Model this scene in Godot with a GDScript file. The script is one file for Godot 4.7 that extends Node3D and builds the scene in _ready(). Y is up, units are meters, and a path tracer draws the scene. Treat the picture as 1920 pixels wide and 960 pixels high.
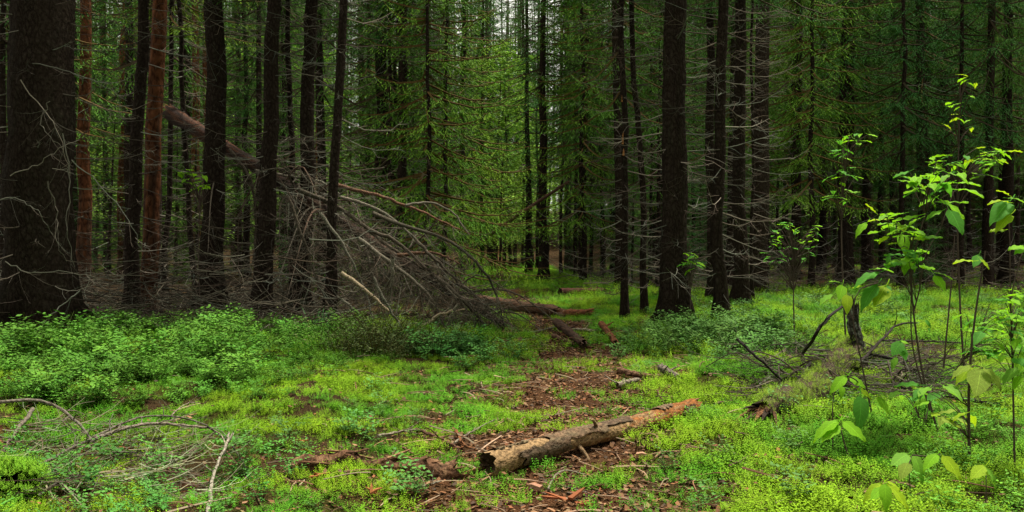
extends Node3D
# A footpath in a dark spruce forest. y is up, metres; the path runs away along -z.

const K := 1663.0        # picture widths to metres: offset / K * distance
const EYE := 1.0         # height of the eye above the path
const LEVEL := 465.0     # row of eye height

var rng := RandomNumberGenerator.new()
var noise := FastNoiseLite.new()
var rough := FastNoiseLite.new()
var M := {}
var used := {}

# ---------------------------------------------------------------- mesh collector
class Shape:
	var v := PackedVector3Array()
	var n := PackedVector3Array()
	var c := PackedColorArray()
	var uv := PackedVector2Array()
	var i := PackedInt32Array()
	var smooth := true
	func _init(is_smooth := true) -> void:
		smooth = is_smooth
	func tri(a: Vector3, b: Vector3, d: Vector3, col: Color) -> void:
		var k := v.size()
		v.push_back(a); v.push_back(b); v.push_back(d)
		c.push_back(col); c.push_back(col); c.push_back(col)
		if smooth:
			var m := (d - a).cross(b - a).normalized()
			n.push_back(m); n.push_back(m); n.push_back(m)
		i.push_back(k); i.push_back(k + 1); i.push_back(k + 2)
	func kite(p: Vector3, along: Vector3, side: Vector3, col: Color, belly := 0.4) -> void:
		# a leaf or a needle spray: four corners, two faces
		var k := v.size()
		var q := p + along * belly
		v.push_back(p); v.push_back(q + side); v.push_back(p + along); v.push_back(q - side)
		c.push_back(col); c.push_back(col); c.push_back(col); c.push_back(col)
		if smooth:
			var m := side.cross(along).normalized()
			n.push_back(m); n.push_back(m); n.push_back(m); n.push_back(m)
		i.push_back(k); i.push_back(k + 1); i.push_back(k + 2)
		i.push_back(k); i.push_back(k + 2); i.push_back(k + 3)
	func tube(path: PackedVector3Array, r0: float, r1: float, sides: int, col: Color, tip := Color(0, 0, 0, 0), cap := false) -> void:
		var count := path.size()
		var first := v.size()
		var t := (path[1] - path[0]).normalized()
		var u := t.cross(Vector3.UP)
		if u.length_squared() < 0.01:
			u = t.cross(Vector3.RIGHT)
		u = u.normalized()
		for a in count:
			if a > 0:
				t = (path[mini(a + 1, count - 1)] - path[a - 1]).normalized()
				u = (u - t * u.dot(t)).normalized()
			var w := t.cross(u)
			var f := float(a) / (count - 1)
			var r := lerpf(r0, r1, f)
			var col2 := col if tip.a == 0.0 else col.lerp(tip, f)
			for s in sides:
				var g := TAU * s / sides
				var d := u * cos(g) + w * sin(g)
				v.push_back(path[a] + d * r)
				if smooth:
					n.push_back(d)
				c.push_back(col2)
		for a in count - 1:
			for s in sides:
				var s2 := (s + 1) % sides
				var p := first + a * sides
				i.push_back(p + s); i.push_back(p + sides + s); i.push_back(p + s2)
				i.push_back(p + s2); i.push_back(p + sides + s); i.push_back(p + sides + s2)
		if cap:
			for e in 2:
				var o := path[0] if e == 0 else path[count - 1]
				var b := first + (count - 1) * sides * e
				for s in sides:
					tri(o, v[b + s], v[b + (s + 1) % sides], col)
	static var faces := 0
	func mesh() -> ArrayMesh:
		var a := []
		a.resize(Mesh.ARRAY_MAX)
		a[Mesh.ARRAY_VERTEX] = v
		if smooth:
			a[Mesh.ARRAY_NORMAL] = n
		a[Mesh.ARRAY_COLOR] = c
		if uv.size() == v.size():
			a[Mesh.ARRAY_TEX_UV] = uv
		a[Mesh.ARRAY_INDEX] = i
		faces += i.size() / 3
		var m := ArrayMesh.new()
		m.add_surface_from_arrays(Mesh.PRIMITIVE_TRIANGLES, a)
		return m

# ---------------------------------------------------------------- small helpers
func rr(a: float, b: float) -> float:
	return rng.randf_range(a, b)

func tint(c: Color, spread: float) -> Color:
	var k := 1.0 + rr(-spread, spread)
	return Color(c.r * k * (1.0 + rr(-spread, spread) * 0.5), c.g * k, c.b * k)

func numbered(called: String) -> String:
	var k: int = used.get(called, 0)
	used[called] = k + 1
	return called if k == 0 else "%s_%03d" % [called, k]

func tag(o: Node, label: String, category := "", group := "", kind := "") -> void:
	if label: o.set_meta("label", label)
	if category: o.set_meta("category", category)
	if group: o.set_meta("group", group)
	if kind: o.set_meta("kind", kind)

func thing(called: String, label: String, category: String, where := Vector3.ZERO, group := "", kind := "") -> Node3D:
	var o := Node3D.new()
	o.name = numbered(called)
	add_child(o)
	o.position = where
	tag(o, label, category, group, kind)
	return o

func part(called: String, m: Mesh, mat: Material, parent: Node, kind := "", where := Vector3.ZERO) -> MeshInstance3D:
	var o := MeshInstance3D.new()
	o.name = called if parent != self else numbered(called)
	o.mesh = m
	o.material_override = mat
	o.position = where
	if kind: o.set_meta("kind", kind)
	parent.add_child(o, true)
	return o

func scatter(called: String, m: Mesh, mat: Material, places: Array, colours: Array, parent: Node = self) -> MultiMeshInstance3D:
	var mm := MultiMesh.new()
	mm.transform_format = MultiMesh.TRANSFORM_3D
	mm.use_colors = true
	mm.mesh = m
	mm.instance_count = places.size()
	var b := PackedFloat32Array()
	b.resize(places.size() * 16)
	var k := 0
	for j in places.size():
		var t: Transform3D = places[j]
		var col: Color = colours[j]
		b[k] = t.basis.x.x; b[k + 1] = t.basis.y.x; b[k + 2] = t.basis.z.x; b[k + 3] = t.origin.x
		b[k + 4] = t.basis.x.y; b[k + 5] = t.basis.y.y; b[k + 6] = t.basis.z.y; b[k + 7] = t.origin.y
		b[k + 8] = t.basis.x.z; b[k + 9] = t.basis.y.z; b[k + 10] = t.basis.z.z; b[k + 11] = t.origin.z
		b[k + 12] = col.r; b[k + 13] = col.g; b[k + 14] = col.b; b[k + 15] = 1.0
		k += 16
	mm.buffer = b
	var o := MultiMeshInstance3D.new()
	o.name = called if parent != self else numbered(called)
	o.multimesh = mm
	o.material_override = mat
	o.set_meta("kind", "stuff")
	parent.add_child(o, true)
	return o

func spin(where: Vector3, scale: float, tilt := 0.2) -> Transform3D:
	var b := Basis(Vector3(rr(-1, 1), 0, rr(-1, 1)).normalized(), rr(0, tilt)) * Basis(Vector3.UP, rr(0, TAU))
	return Transform3D(b.scaled(Vector3.ONE * scale), where)

# ---------------------------------------------------------------- the lie of the land
const WAY := [[0.0, 0.0], [3.4, 0.12], [5.6, 0.34], [7.5, 0.55], [9.0, 0.62], [11.0, 0.5], [14.5, 0.35], [20.0, 0.0], [27.0, -0.3], [40.0, -0.7], [90.0, -1.5]]

func way(d: float) -> float:
	for k in WAY.size() - 1:
		if d < WAY[k + 1][0]:
			return lerpf(WAY[k][1], WAY[k + 1][1], (d - WAY[k][0]) / (WAY[k + 1][0] - WAY[k][0]))
	return -1.5

func on_path(x: float, z: float) -> float:
	# 1 on the trodden litter, 0 well off it
	var d := -z
	var half := 0.62 if d < 7.0 else 0.66
	if d > 12.0: half = 0.46
	var off := absf(x - way(d)) + noise.get_noise_2d(x * 9.0, z * 9.0) * 0.55 + noise.get_noise_2d(x * 30.0, z * 30.0) * 0.35
	return 1.0 - smoothstep(half * 0.45, half * 1.25, off)

func ground(x: float, z: float) -> float:
	var d := -z
	var away := absf(x - way(d))
	var y := noise.get_noise_2d(x * 2.2, z * 2.2) * 0.10 * clampf(away * 0.6, 0.15, 1.0)
	y += noise.get_noise_2d(x * 8.0 + 50.0, z * 8.0) * 0.045
	y += noise.get_noise_2d(x * 26.0 + 9.0, z * 26.0) * 0.03 * clampf(away, 0.3, 1.0)
	y += rough.get_noise_2d(x * 20.0, z * 20.0) * 0.012
	y += 0.05 * smoothstep(0.4, 2.0, away) - 0.02
	y += 7.0 * smoothstep(50.0, 150.0, d)
	y += 0.10 * exp(-((x - 1.5) * (x - 1.5) / 0.9 + (d - 4.6) * (d - 4.6) / 0.7))
	y += 0.15 * exp(-((x - 2.2) * (x - 2.2) / 1.2 + (d - 6.6) * (d - 6.6) / 0.5))
	y += 0.10 * exp(-((x + 3.2) * (x + 3.2) / 2.5 + (d - 8.0) * (d - 8.0) / 4.0))
	return y

func gp(px: float, py: float, lift := 0.0) -> Vector3:
	# the point of the ground seen along that bearing and dip
	var d := K * EYE / (py - LEVEL)
	var p := ap(px, py, d)
	for k in 4:
		var g := ground(p.x, p.z)
		d = K * (EYE - g) / (py - LEVEL)
		p = ap(px, py, d)
	return p + Vector3(0, lift, 0)

func ap(px: float, py: float, d: float) -> Vector3:
	return Vector3((px - 960.0) / K * d, EYE + (LEVEL - py) / K * d, -d)

func stand(px: float, d: float) -> Vector3:
	var x := (px - 960.0) / K * d
	return Vector3(x, ground(x, -d), -d)

func curve(points: Array, steps: int) -> PackedVector3Array:
	var out := PackedVector3Array()
	var c := Curve3D.new()
	for k in points.size():
		var a: Vector3 = points[maxi(k - 1, 0)]
		var b: Vector3 = points[mini(k + 1, points.size() - 1)]
		var t := (b - a) / 6.0
		c.add_point(points[k], -t, t)
	c.bake_interval = 0.02
	var total := c.get_baked_length()
	for k in steps + 1:
		out.push_back(c.sample_baked(total * k / steps, true))
	return out

# ---------------------------------------------------------------- materials
func noise_map(freq: float, kind: int, ramp: Array, seed_: int, size := 512, octaves := 4) -> NoiseTexture2D:
	var f := FastNoiseLite.new()
	f.noise_type = kind
	f.seed = seed_
	f.frequency = freq
	f.fractal_octaves = octaves
	if kind == FastNoiseLite.TYPE_CELLULAR:
		f.cellular_return_type = FastNoiseLite.RETURN_DISTANCE2_SUB
		f.domain_warp_enabled = true
		f.domain_warp_amplitude = 25.0
	var t := NoiseTexture2D.new()
	t.noise = f
	t.seamless = true
	t.width = size
	t.height = size
	if ramp:
		var g := Gradient.new()
		var o := PackedFloat32Array()
		var c := PackedColorArray()
		for k in ramp:
			o.push_back(k[0])
			c.push_back(k[1])
		g.offsets = o
		g.colors = c
		t.color_ramp = g
	return t

var sorts := ["needles", "yellow_needles", "needles", "dark_needles"]

func matter(called: String, factor: float, roughness: float, specular := 0.3) -> StandardMaterial3D:
	var m := StandardMaterial3D.new()
	m.resource_name = called
	m.albedo_color = Color(factor, factor, factor).linear_to_srgb()
	m.vertex_color_use_as_albedo = true
	m.roughness = roughness
	m.metallic_specular = specular
	M[called] = m
	return m

func barky(m: StandardMaterial3D, tex: Texture2D, bump: Texture2D, scale: Vector3, depth: float) -> void:
	m.albedo_texture = tex
	m.heightmap_enabled = true
	m.heightmap_texture = bump
	m.heightmap_scale = depth
	m.uv1_triplanar = true
	m.uv1_scale = scale

func make_materials() -> void:
	var grey := func(a: float): return Color(a, a, a).linear_to_srgb()
	var flakes := noise_map(0.02, FastNoiseLite.TYPE_CELLULAR, [[0.0, Color(0.42, 0.38, 0.35)], [0.3, Color(0.72, 0.68, 0.64)], [0.62, Color(0.86, 0.84, 0.80)], [1.0, Color(1, 1, 0.97)]], 3)
	var flake_relief := noise_map(0.02, FastNoiseLite.TYPE_CELLULAR, [], 3)
	var plates := noise_map(0.012, FastNoiseLite.TYPE_CELLULAR, [[0.0, Color(0.30, 0.26, 0.24)], [0.25, Color(0.75, 0.7, 0.68)], [0.6, Color(0.95, 0.88, 0.82)], [1.0, Color(1, 1, 1)]], 11)
	var plate_relief := noise_map(0.012, FastNoiseLite.TYPE_CELLULAR, [], 11)
	var grain := noise_map(0.02, FastNoiseLite.TYPE_SIMPLEX_SMOOTH, [[0.25, grey.call(0.30)], [0.5, grey.call(0.75)], [0.75, grey.call(1.0)]], 21)
	var grain_relief := noise_map(0.02, FastNoiseLite.TYPE_SIMPLEX_SMOOTH, [], 21)
	var litter := noise_map(0.06, FastNoiseLite.TYPE_SIMPLEX_SMOOTH, [[0.2, Color(0.42, 0.36, 0.34)], [0.45, Color(0.72, 0.68, 0.64)], [0.6, Color(0.9, 0.86, 0.8)], [0.8, Color(1, 0.98, 0.95)]], 31, 1024, 5)
	var litter_relief := noise_map(0.06, FastNoiseLite.TYPE_SIMPLEX_SMOOTH, [], 31, 1024, 5)
	barky(matter("bark", 0.40, 0.95, 0.12), flakes, flake_relief, Vector3(2.6, 1.1, 2.6), 2.5)
	barky(matter("pine_bark", 0.32, 0.9, 0.15), plates, plate_relief, Vector3(1.6, 0.6, 1.6), 3.0)
	barky(matter("dead_wood", 0.6, 0.85, 0.25), grain, grain_relief, Vector3(4.0, 4.0, 4.0), 1.2)
	barky(matter("earth", 0.6, 0.95, 0.15), litter, litter_relief, Vector3(1.3, 1.3, 1.3), 2.0)
	matter("twig", 0.6, 0.9, 0.2)
	for q in [["needles", Color(0.62, 0.62, 0.55)], ["yellow_needles", Color(0.95, 0.8, 0.42)], ["dark_needles", Color(0.40, 0.42, 0.36)]]:
		var f := matter(q[0], 0.5, 0.7, 0.15)
		f.albedo_color = q[1].linear_to_srgb()
		f.backlight_enabled = true
		f.backlight = Color(0.35, 0.35, 0.3)
	var l := matter("leaves", 0.6, 0.65, 0.2)
	l.backlight_enabled = true
	l.backlight = Color(0.5, 0.5, 0.5)
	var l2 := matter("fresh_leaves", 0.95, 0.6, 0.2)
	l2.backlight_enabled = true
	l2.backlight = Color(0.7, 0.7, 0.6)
	var s := matter("moss", 0.6, 0.8, 0.2)
	s.backlight_enabled = true
	s.backlight = Color(0.35, 0.35, 0.35)
	matter("chips", 0.8, 0.8, 0.25)
	# the broad leaves: print of veins and freckles along the leaf, laid out 0 to 1 across the blade
	var veins := Image.create(128, 128, false, Image.FORMAT_RGB8)
	var spotted := Image.create(128, 128, false, Image.FORMAT_RGB8)
	for y in 128:
		for x in 128:
			var across := absf(x - 63.5) / 64.0
			var side := fposmod(y / 128.0 * 8.0 - across * 1.6, 1.0)
			var k := 1.0
			if across < 0.035: k = 1.25
			elif side < 0.1: k = 1.12
			k *= 0.94 + 0.06 * rough.get_noise_2d(x * 6.0, y * 6.0)
			var w := Color(0.8, 0.8, 0.8) * k
			veins.set_pixel(x, y, w)
			var sp := rough.get_noise_2d(x * 3.4 + 300.0, y * 3.4)
			spotted.set_pixel(x, y, w.lerp(Color(0.45, 0.30, 0.12), smoothstep(0.30, 0.42, sp)))
	var kinds := {"leaf_bright": [Color(0.31, 0.68, 0.03), veins], "leaf_green": [Color(0.13, 0.42, 0.05), veins], "leaf_yellow": [Color(0.44, 0.66, 0.03), veins], "leaf_pale": [Color(0.26, 0.56, 0.06), veins], "leaf_spotted": [Color(0.42, 0.60, 0.09), spotted]}
	for called in kinds:
		var m := matter(called, 1.0, 0.6, 0.2)
		var base: Color = kinds[called][0]
		m.vertex_color_use_as_albedo = false
		m.albedo_color = (base * 1.25).linear_to_srgb()
		m.albedo_texture = ImageTexture.create_from_image(kinds[called][1])
		m.heightmap_enabled = true
		m.heightmap_texture = m.albedo_texture
		m.heightmap_scale = 0.25
		m.backlight_enabled = true
		m.backlight = Color(1.0, 1.0, 0.7)

# ---------------------------------------------------------------- ground
func build_ground() -> void:
	var xs := PackedFloat32Array()
	var zs := PackedFloat32Array()
	var x := 0.0
	var step := 0.045
	while x < 220.0:
		xs.push_back(x)
		if x > 4.0: step *= 1.045
		x += step
	var all := PackedFloat32Array()
	for k in range(xs.size() - 1, 0, -1): all.push_back(-xs[k])
	all.append_array(xs)
	var d := -60.0
	while d < 260.0:
		zs.push_back(-d)
		if d < 1.5: d += maxf(0.1, (2.0 - d) * 0.12)
		else: d += maxf(0.04, d * 0.011)
	var s := Shape.new()
	var w := all.size()
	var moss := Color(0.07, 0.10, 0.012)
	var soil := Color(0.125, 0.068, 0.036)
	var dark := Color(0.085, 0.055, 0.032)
	for z in zs:
		for gx in all:
			var y := ground(gx, z)
			s.v.push_back(Vector3(gx, y, z))
			var e := 0.03
			s.n.push_back(Vector3(ground(gx - e, z) - ground(gx + e, z), 2.0 * e, ground(gx, z - e) - ground(gx, z + e)).normalized())
			var p := on_path(gx, z)
			if gx < -0.8 and z > -4.7: p = maxf(p, smoothstep(-0.1, 0.2, noise.get_noise_2d(gx * 16.0, z * 16.0)))
			var patch := noise.get_noise_2d(gx * 14.0 + 90.0, z * 14.0)
			var col := moss.lerp(Color(0.065, 0.045, 0.025), clampf(0.5 + patch, 0.0, 1.0))
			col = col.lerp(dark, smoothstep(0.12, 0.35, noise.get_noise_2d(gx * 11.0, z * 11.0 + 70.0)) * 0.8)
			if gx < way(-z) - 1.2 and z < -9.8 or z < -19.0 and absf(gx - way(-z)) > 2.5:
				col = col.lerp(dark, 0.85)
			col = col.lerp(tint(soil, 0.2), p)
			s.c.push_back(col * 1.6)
	for a in zs.size() - 1:
		for b in w - 1:
			var q := a * w + b
			s.i.push_back(q); s.i.push_back(q + w); s.i.push_back(q + 1)
			s.i.push_back(q + 1); s.i.push_back(q + w); s.i.push_back(q + w + 1)
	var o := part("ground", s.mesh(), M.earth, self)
	tag(o, "mossy forest floor with a trodden strip of brown needle litter", "ground", "", "structure")

func moss_tuft(sprigs: int) -> ArrayMesh:
	var s := Shape.new(false)
	for k in sprigs:
		var a := rr(0, TAU)
		var r := sqrt(rng.randf()) * 0.042
		var p := Vector3(cos(a) * r, -0.006, sin(a) * r)
		var up := Vector3(cos(a) * rr(0.0, 0.6), 1.0, sin(a) * rr(0.0, 0.6)).normalized()
		var h := rr(0.02, 0.042)
		var shade := rr(0.82, 1.15)
		var col := Color(shade, shade, shade)
		for j in 5:
			var f := (j + 1) / 5.0
			var t := rr(0, TAU)
			var q := p + up * h * f
			var dir := (Vector3(cos(t), 0.35, sin(t))).normalized() * rr(0.006, 0.011) * (1.25 - f * 0.6)
			var side := dir.cross(up).normalized() * 0.0017
			s.kite(q, dir, side, col, 0.5)
			s.kite(q, Vector3(-dir.x, dir.y, -dir.z), side, col, 0.5)
	return s.mesh()

func build_moss() -> void:
	var tufts := [moss_tuft(20), moss_tuft(18), moss_tuft(22)]
	var yellow := Color(0.19, 0.36, 0.010)
	var green := Color(0.065, 0.26, 0.012)
	var olive := Color(0.17, 0.21, 0.02)
	var bands := [[2.6, 8.0, 520.0, 1.0], [8.0, 17.0, 150.0, 1.9], [17.0, 45.0, 22.0, 3.6]]
	var places := [[], [], []]
	var colours := [[], [], []]
	for band in bands:
		var d0: float = band[0]
		var d1: float = band[1]
		var wide: float = d1 * 0.66 + 1.5
		var count := int((d1 - d0) * wide * 2.0 * float(band[2]))
		for k in count:
			var d := rr(d0, d1)
			var x := rr(-wide, wide)
			if absf(x) > d * 0.66 + 1.5: continue
			if x < way(d) - 1.2 - maxf(0.0, 12.0 - d) and d > 9.5 and d < 34.0 and rng.randf() < 0.96: continue
			if absf(x - way(d)) > 2.5 and d > 17.0 and rng.randf() < smoothstep(16.0, 22.0, d) * 0.92: continue
			var p := on_path(x, -d)
			var bare := noise.get_noise_2d(x * 11.0, -d * 11.0 + 70.0)
			var lush := x > 0.75 and d < 6.5
			if lush: bare -= 0.3
			if x < -0.9 and d < 4.7 and rng.randf() < 0.45: continue
			var cushion := noise.get_noise_2d(x * 30.0 + 5.0, -d * 30.0)
			if rng.randf() < p * 0.84 + smoothstep(0.12, 0.36, bare) * 0.8 + smoothstep(-0.05, -0.4, cushion) * 0.7: continue
			if x < -2.0 and d > 5.5 and rng.randf() < 0.5: continue
			var v := k % 3
			var hue := noise.get_noise_2d(x * 10.0 + 33.0, -d * 10.0)
			var col := green.lerp(yellow, clampf(0.55 + hue * 1.7 + rr(-0.12, 0.12), 0.0, 1.0)).lerp(olive, rr(0, 0.35))
			places[v].append(spin(Vector3(x, ground(x, -d), -d), float(band[3]) * rr(0.7, 1.25) * (1.0 + cushion) * (1.3 if lush else 1.0), 0.4))
			colours[v].append(tint(col, 0.16) * 1.67)
	for v in 3:
		var o := scatter("moss", tufts[v], M.moss, places[v], colours[v])
		tag(o, "bright green and yellow feathery moss carpeting the forest floor", "moss", "moss carpet", "stuff")

func build_litter() -> void:
	# needles, bark crumbs, fallen leaves and bits of twig on the floor
	var flake := Shape.new(false)
	flake.kite(Vector3(0, 0.004, 0), Vector3(0.03, 0.006, 0), Vector3(0, 0.002, 0.009), Color(1, 1, 1))
	flake.kite(Vector3(0, 0.004, 0), Vector3(0.022, -0.003, 0.012), Vector3(0.002, 0.003, 0.004), Color(0.8, 0.8, 0.8))
	var bit := Shape.new(false)
	bit.tube(curve([Vector3(-0.09, 0, 0), Vector3(-0.02, 0.008, 0.008), Vector3(0.09, 0.003, -0.01)], 4), 0.0035, 0.002, 4, Color(1, 1, 1))
	var fp := []
	var fc := []
	var tp := []
	var tc := []
	var browns := [Color(0.13, 0.065, 0.03), Color(0.11, 0.06, 0.035), Color(0.20, 0.12, 0.065), Color(0.07, 0.045, 0.03), Color(0.18, 0.08, 0.035)]
	for k in 26000:
		var d := 2.6 + 17.0 * pow(rng.randf(), 1.6)
		var near_path := rng.randf() < 0.84
		var x := way(d) + rng.randfn(0.0, 0.55) if near_path else rr(-d * 0.66 - 1.0, d * 0.66 + 1.0)
		var where := Vector3(x, ground(x, -d) + (0.0 if near_path else 0.025), -d)
		fp.append(spin(where, rr(0.35, 1.05) * (1.0 + d * 0.04), 0.5))
		fc.append(tint(browns[k % 5], 0.3) * 1.25)
	for k in 2000:
		var d := 2.6 + 16.0 * pow(rng.randf(), 1.5)
		var x := way(d) + rng.randfn(0.0, 0.8) if rng.randf() < 0.5 else rr(-d * 0.66 - 1.0, d * 0.66 + 1.0)
		tp.append(spin(Vector3(x, ground(x, -d) + rr(0.004, 0.03), -d), rr(0.3, 1.15) * (1.0 if rng.randf() < 0.85 else 1.5), 0.3))
		tc.append(tint([Color(0.20, 0.12, 0.07), Color(0.30, 0.22, 0.15), Color(0.10, 0.06, 0.04)][k % 3], 0.3) * 1.67)
	tag(scatter("leaf_litter", flake.mesh(), M.chips, fp, fc), "brown needle and leaf litter strewn along the path", "litter", "", "stuff")
	tag(scatter("twig_litter", bit.mesh(), M.twig, tp, tc), "small dry twigs strewn over the forest floor", "twigs", "", "stuff")

# ---------------------------------------------------------------- low plants
func bilberry_plant(seed_: int, leafy: float, leaf_size: float) -> ArrayMesh:
	rng.seed = seed_
	var s := Shape.new(false)
	for k in 7:
		var a := rr(0, TAU)
		var lean := rr(0.15, 0.6)
		var h := rr(0.16, 0.30)
		var p0 := Vector3(rr(-0.03, 0.03), -0.02, rr(-0.03, 0.03))
		var p1 := p0 + Vector3(cos(a) * lean * h * 0.5, h * 0.6, sin(a) * lean * h * 0.5)
		var p2 := p0 + Vector3(cos(a) * lean * h * 1.3, h, sin(a) * lean * h * 1.3)
		s.tube(PackedVector3Array([p0, p1, p2]), 0.002, 0.001, 3, Color(0.5, 0.35, 0.2))
		for j in 4:
			var f := 0.4 + 0.2 * j
			var q := p0.lerp(p1, f * 1.2) if f < 0.8 else p1.lerp(p2, (f - 0.5))
			var b := a + rr(-1.7, 1.7)
			var out := Vector3(cos(b), rr(0.1, 0.4), sin(b)).normalized()
			var len := rr(0.06, 0.12)
			for m in 5:
				if rng.randf() > leafy: continue
				var e := (m + 1) / 5.0
				var sd := 1.0 if m % 2 == 0 else -1.0
				var across := out.cross(Vector3.UP).normalized() * sd
				var dir := (out * 0.5 + across + Vector3(0, rr(-0.25, 0.25), 0)).normalized() * leaf_size * rr(0.75, 1.25)
				var side := dir.cross(Vector3(rr(-0.5, 0.5), 1, rr(-0.5, 0.5))).normalized() * leaf_size * 0.28
				var sh := rr(0.7, 1.25)
				s.kite(q + out * len * e, dir, side, Color(sh, sh, sh * rr(0.6, 1.3)), 0.45)
	return s.mesh()

func bilberry_patch(label: String, spots: Callable, count: int, mesh: Mesh, base: Color, scale: float, seed_: int) -> void:
	rng.seed = seed_
	var places := []
	var colours := []
	var tries := 0
	while places.size() < count and tries < count * 12:
		tries += 1
		var p: Vector3 = spots.call()
		if p == Vector3.INF: continue
		var tall := rr(0.55, 1.2) * (1.0 + 0.9 * noise.get_noise_2d(p.x * 22.0, p.z * 22.0 + 9.0))
		if p.y > 0.0: tall *= p.y
		places.append(spin(Vector3(p.x, ground(p.x, p.z), p.z), scale * tall, 0.35))
		colours.append(tint(base, 0.3) * 1.67)
	var o := scatter("bilberry_shrubs", mesh, M.leaves, places, colours)
	tag(o, label, "bilberry", "bilberry undergrowth", "stuff")

func build_bilberries() -> void:
	var full := bilberry_plant(5, 0.9, 0.040)
	var thin := bilberry_plant(6, 0.5, 0.022)
	var broad := bilberry_plant(7, 0.8, 0.036)
	var green := Color(0.08, 0.215, 0.022)
	bilberry_patch("dense bright green bilberry thicket covering the bank left of the path", func() -> Vector3:
		var d := rr(5.2, 10.6)
		var edge := lerpf(-1.55, -1.25, (d - 5.2) / 5.4) + noise.get_noise_2d(d * 30.0, 4.0) * 0.7
		var x := rr(-d * 0.62 - 1.2, edge)
		if noise.get_noise_2d(x * 14.0, d * 14.0 + 20.0) > 0.04: return Vector3.INF
		return Vector3(x, clampf(0.45 + (edge - x) * 0.6, 0.3, 1.0) * clampf(0.6 + (d - 5.2) * 0.4, 0.6, 1.0), -d), 1250, full, green, 0.82, 101)
	bilberry_patch("half bare brownish bilberry shrub in front of the fallen treetop", func() -> Vector3:
		return Vector3(-1.05 + rng.randfn(0, 0.32), 0, -7.9 + rng.randfn(0, 0.3)), 130, thin, Color(0.10, 0.14, 0.05), 1.1, 102)
	bilberry_patch("small bluish green bilberry clump where the fallen treetop meets the path", func() -> Vector3:
		return Vector3(-0.55 + rng.randfn(0, 0.22), 0, -8.1 + rng.randfn(0, 0.25)), 70, full, Color(0.070, 0.210, 0.042), 0.8, 103)
	bilberry_patch("low bilberry clump in the middle of the path beside crossed sticks", func() -> Vector3:
		return Vector3(-0.2 + rng.randfn(0, 0.15), 0, -8.7 + rng.randfn(0, 0.2)), 22, full, Color(0.09, 0.20, 0.04), 0.6, 104)
	bilberry_patch("dark bilberry clump at the foot of the broad spruce right of the path", func() -> Vector3:
		return Vector3(2.05 + rng.randfn(0, 0.45), 0, -9.0 + rng.randfn(0, 0.7)), 260, full, Color(0.070, 0.170, 0.030), 0.75, 105)
	bilberry_patch("sparse bilberry plants on the sunny moss behind the right saplings", func() -> Vector3:
		return Vector3(rr(2.5, 9.5), 0, -rr(9.5, 17.0)), 200, full, Color(0.08, 0.18, 0.04), 0.7, 106)
	bilberry_patch("leafy green seedlings and bilberry in the shade under the right saplings", func() -> Vector3:
		var d := rr(3.0, 5.2)
		return Vector3(rr(d * 0.45, d * 0.62 + 0.6), 0, -d), 150, broad, Color(0.10, 0.27, 0.025), 0.4, 107)
	bilberry_patch("loose leafy plants among the grey dead branches left of the path", func() -> Vector3:
		return Vector3(rr(-3.0, -0.9), 0, -rr(3.0, 4.3)), 110, broad, Color(0.070, 0.220, 0.036), 0.5, 108)
	bilberry_patch("small plants dotted along both edges of the path", func() -> Vector3:
		var d := rr(3.2, 14.0)
		var x := way(d) + rr(0.5, 1.6) * (1.0 if rng.randf() < 0.5 else -1.0)
		return Vector3(x, 0, -d), 110, full, Color(0.08, 0.20, 0.04), 0.45, 109)
	# a tuft of grass behind the thicket
	rng.seed = 120
	var g := Shape.new(false)
	for k in 60:
		var a := rr(0, TAU)
		var h := rr(0.15, 0.38)
		var p := Vector3(rr(-0.14, 0.14), -0.02, rr(-0.14, 0.14))
		var side := Vector3(-sin(a), 0, cos(a)) * 0.004
		var q := p + Vector3(cos(a) * 0.05, h * 0.7, sin(a) * 0.05)
		var col := tint(Color(0.06, 0.18, 0.05), 0.3) * 1.67
		s_blade(g, p, q, q + Vector3(cos(a) * rr(0.03, 0.12), h * 0.25, sin(a) * rr(0.03, 0.12)), side, col)
	var t := part("grass_tuft", g.mesh(), M.leaves, self, "", stand(600, 10.2))
	tag(t, "upright tuft of grass blades behind the bilberry thicket", "grass", "", "stuff")

func s_blade(s: Shape, a: Vector3, b: Vector3, c: Vector3, side: Vector3, col: Color) -> void:
	s.tri(a - side, b - side, a + side, col)
	s.tri(a + side, b - side, b + side, col)
	s.tri(b - side, c, b + side, col)

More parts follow.
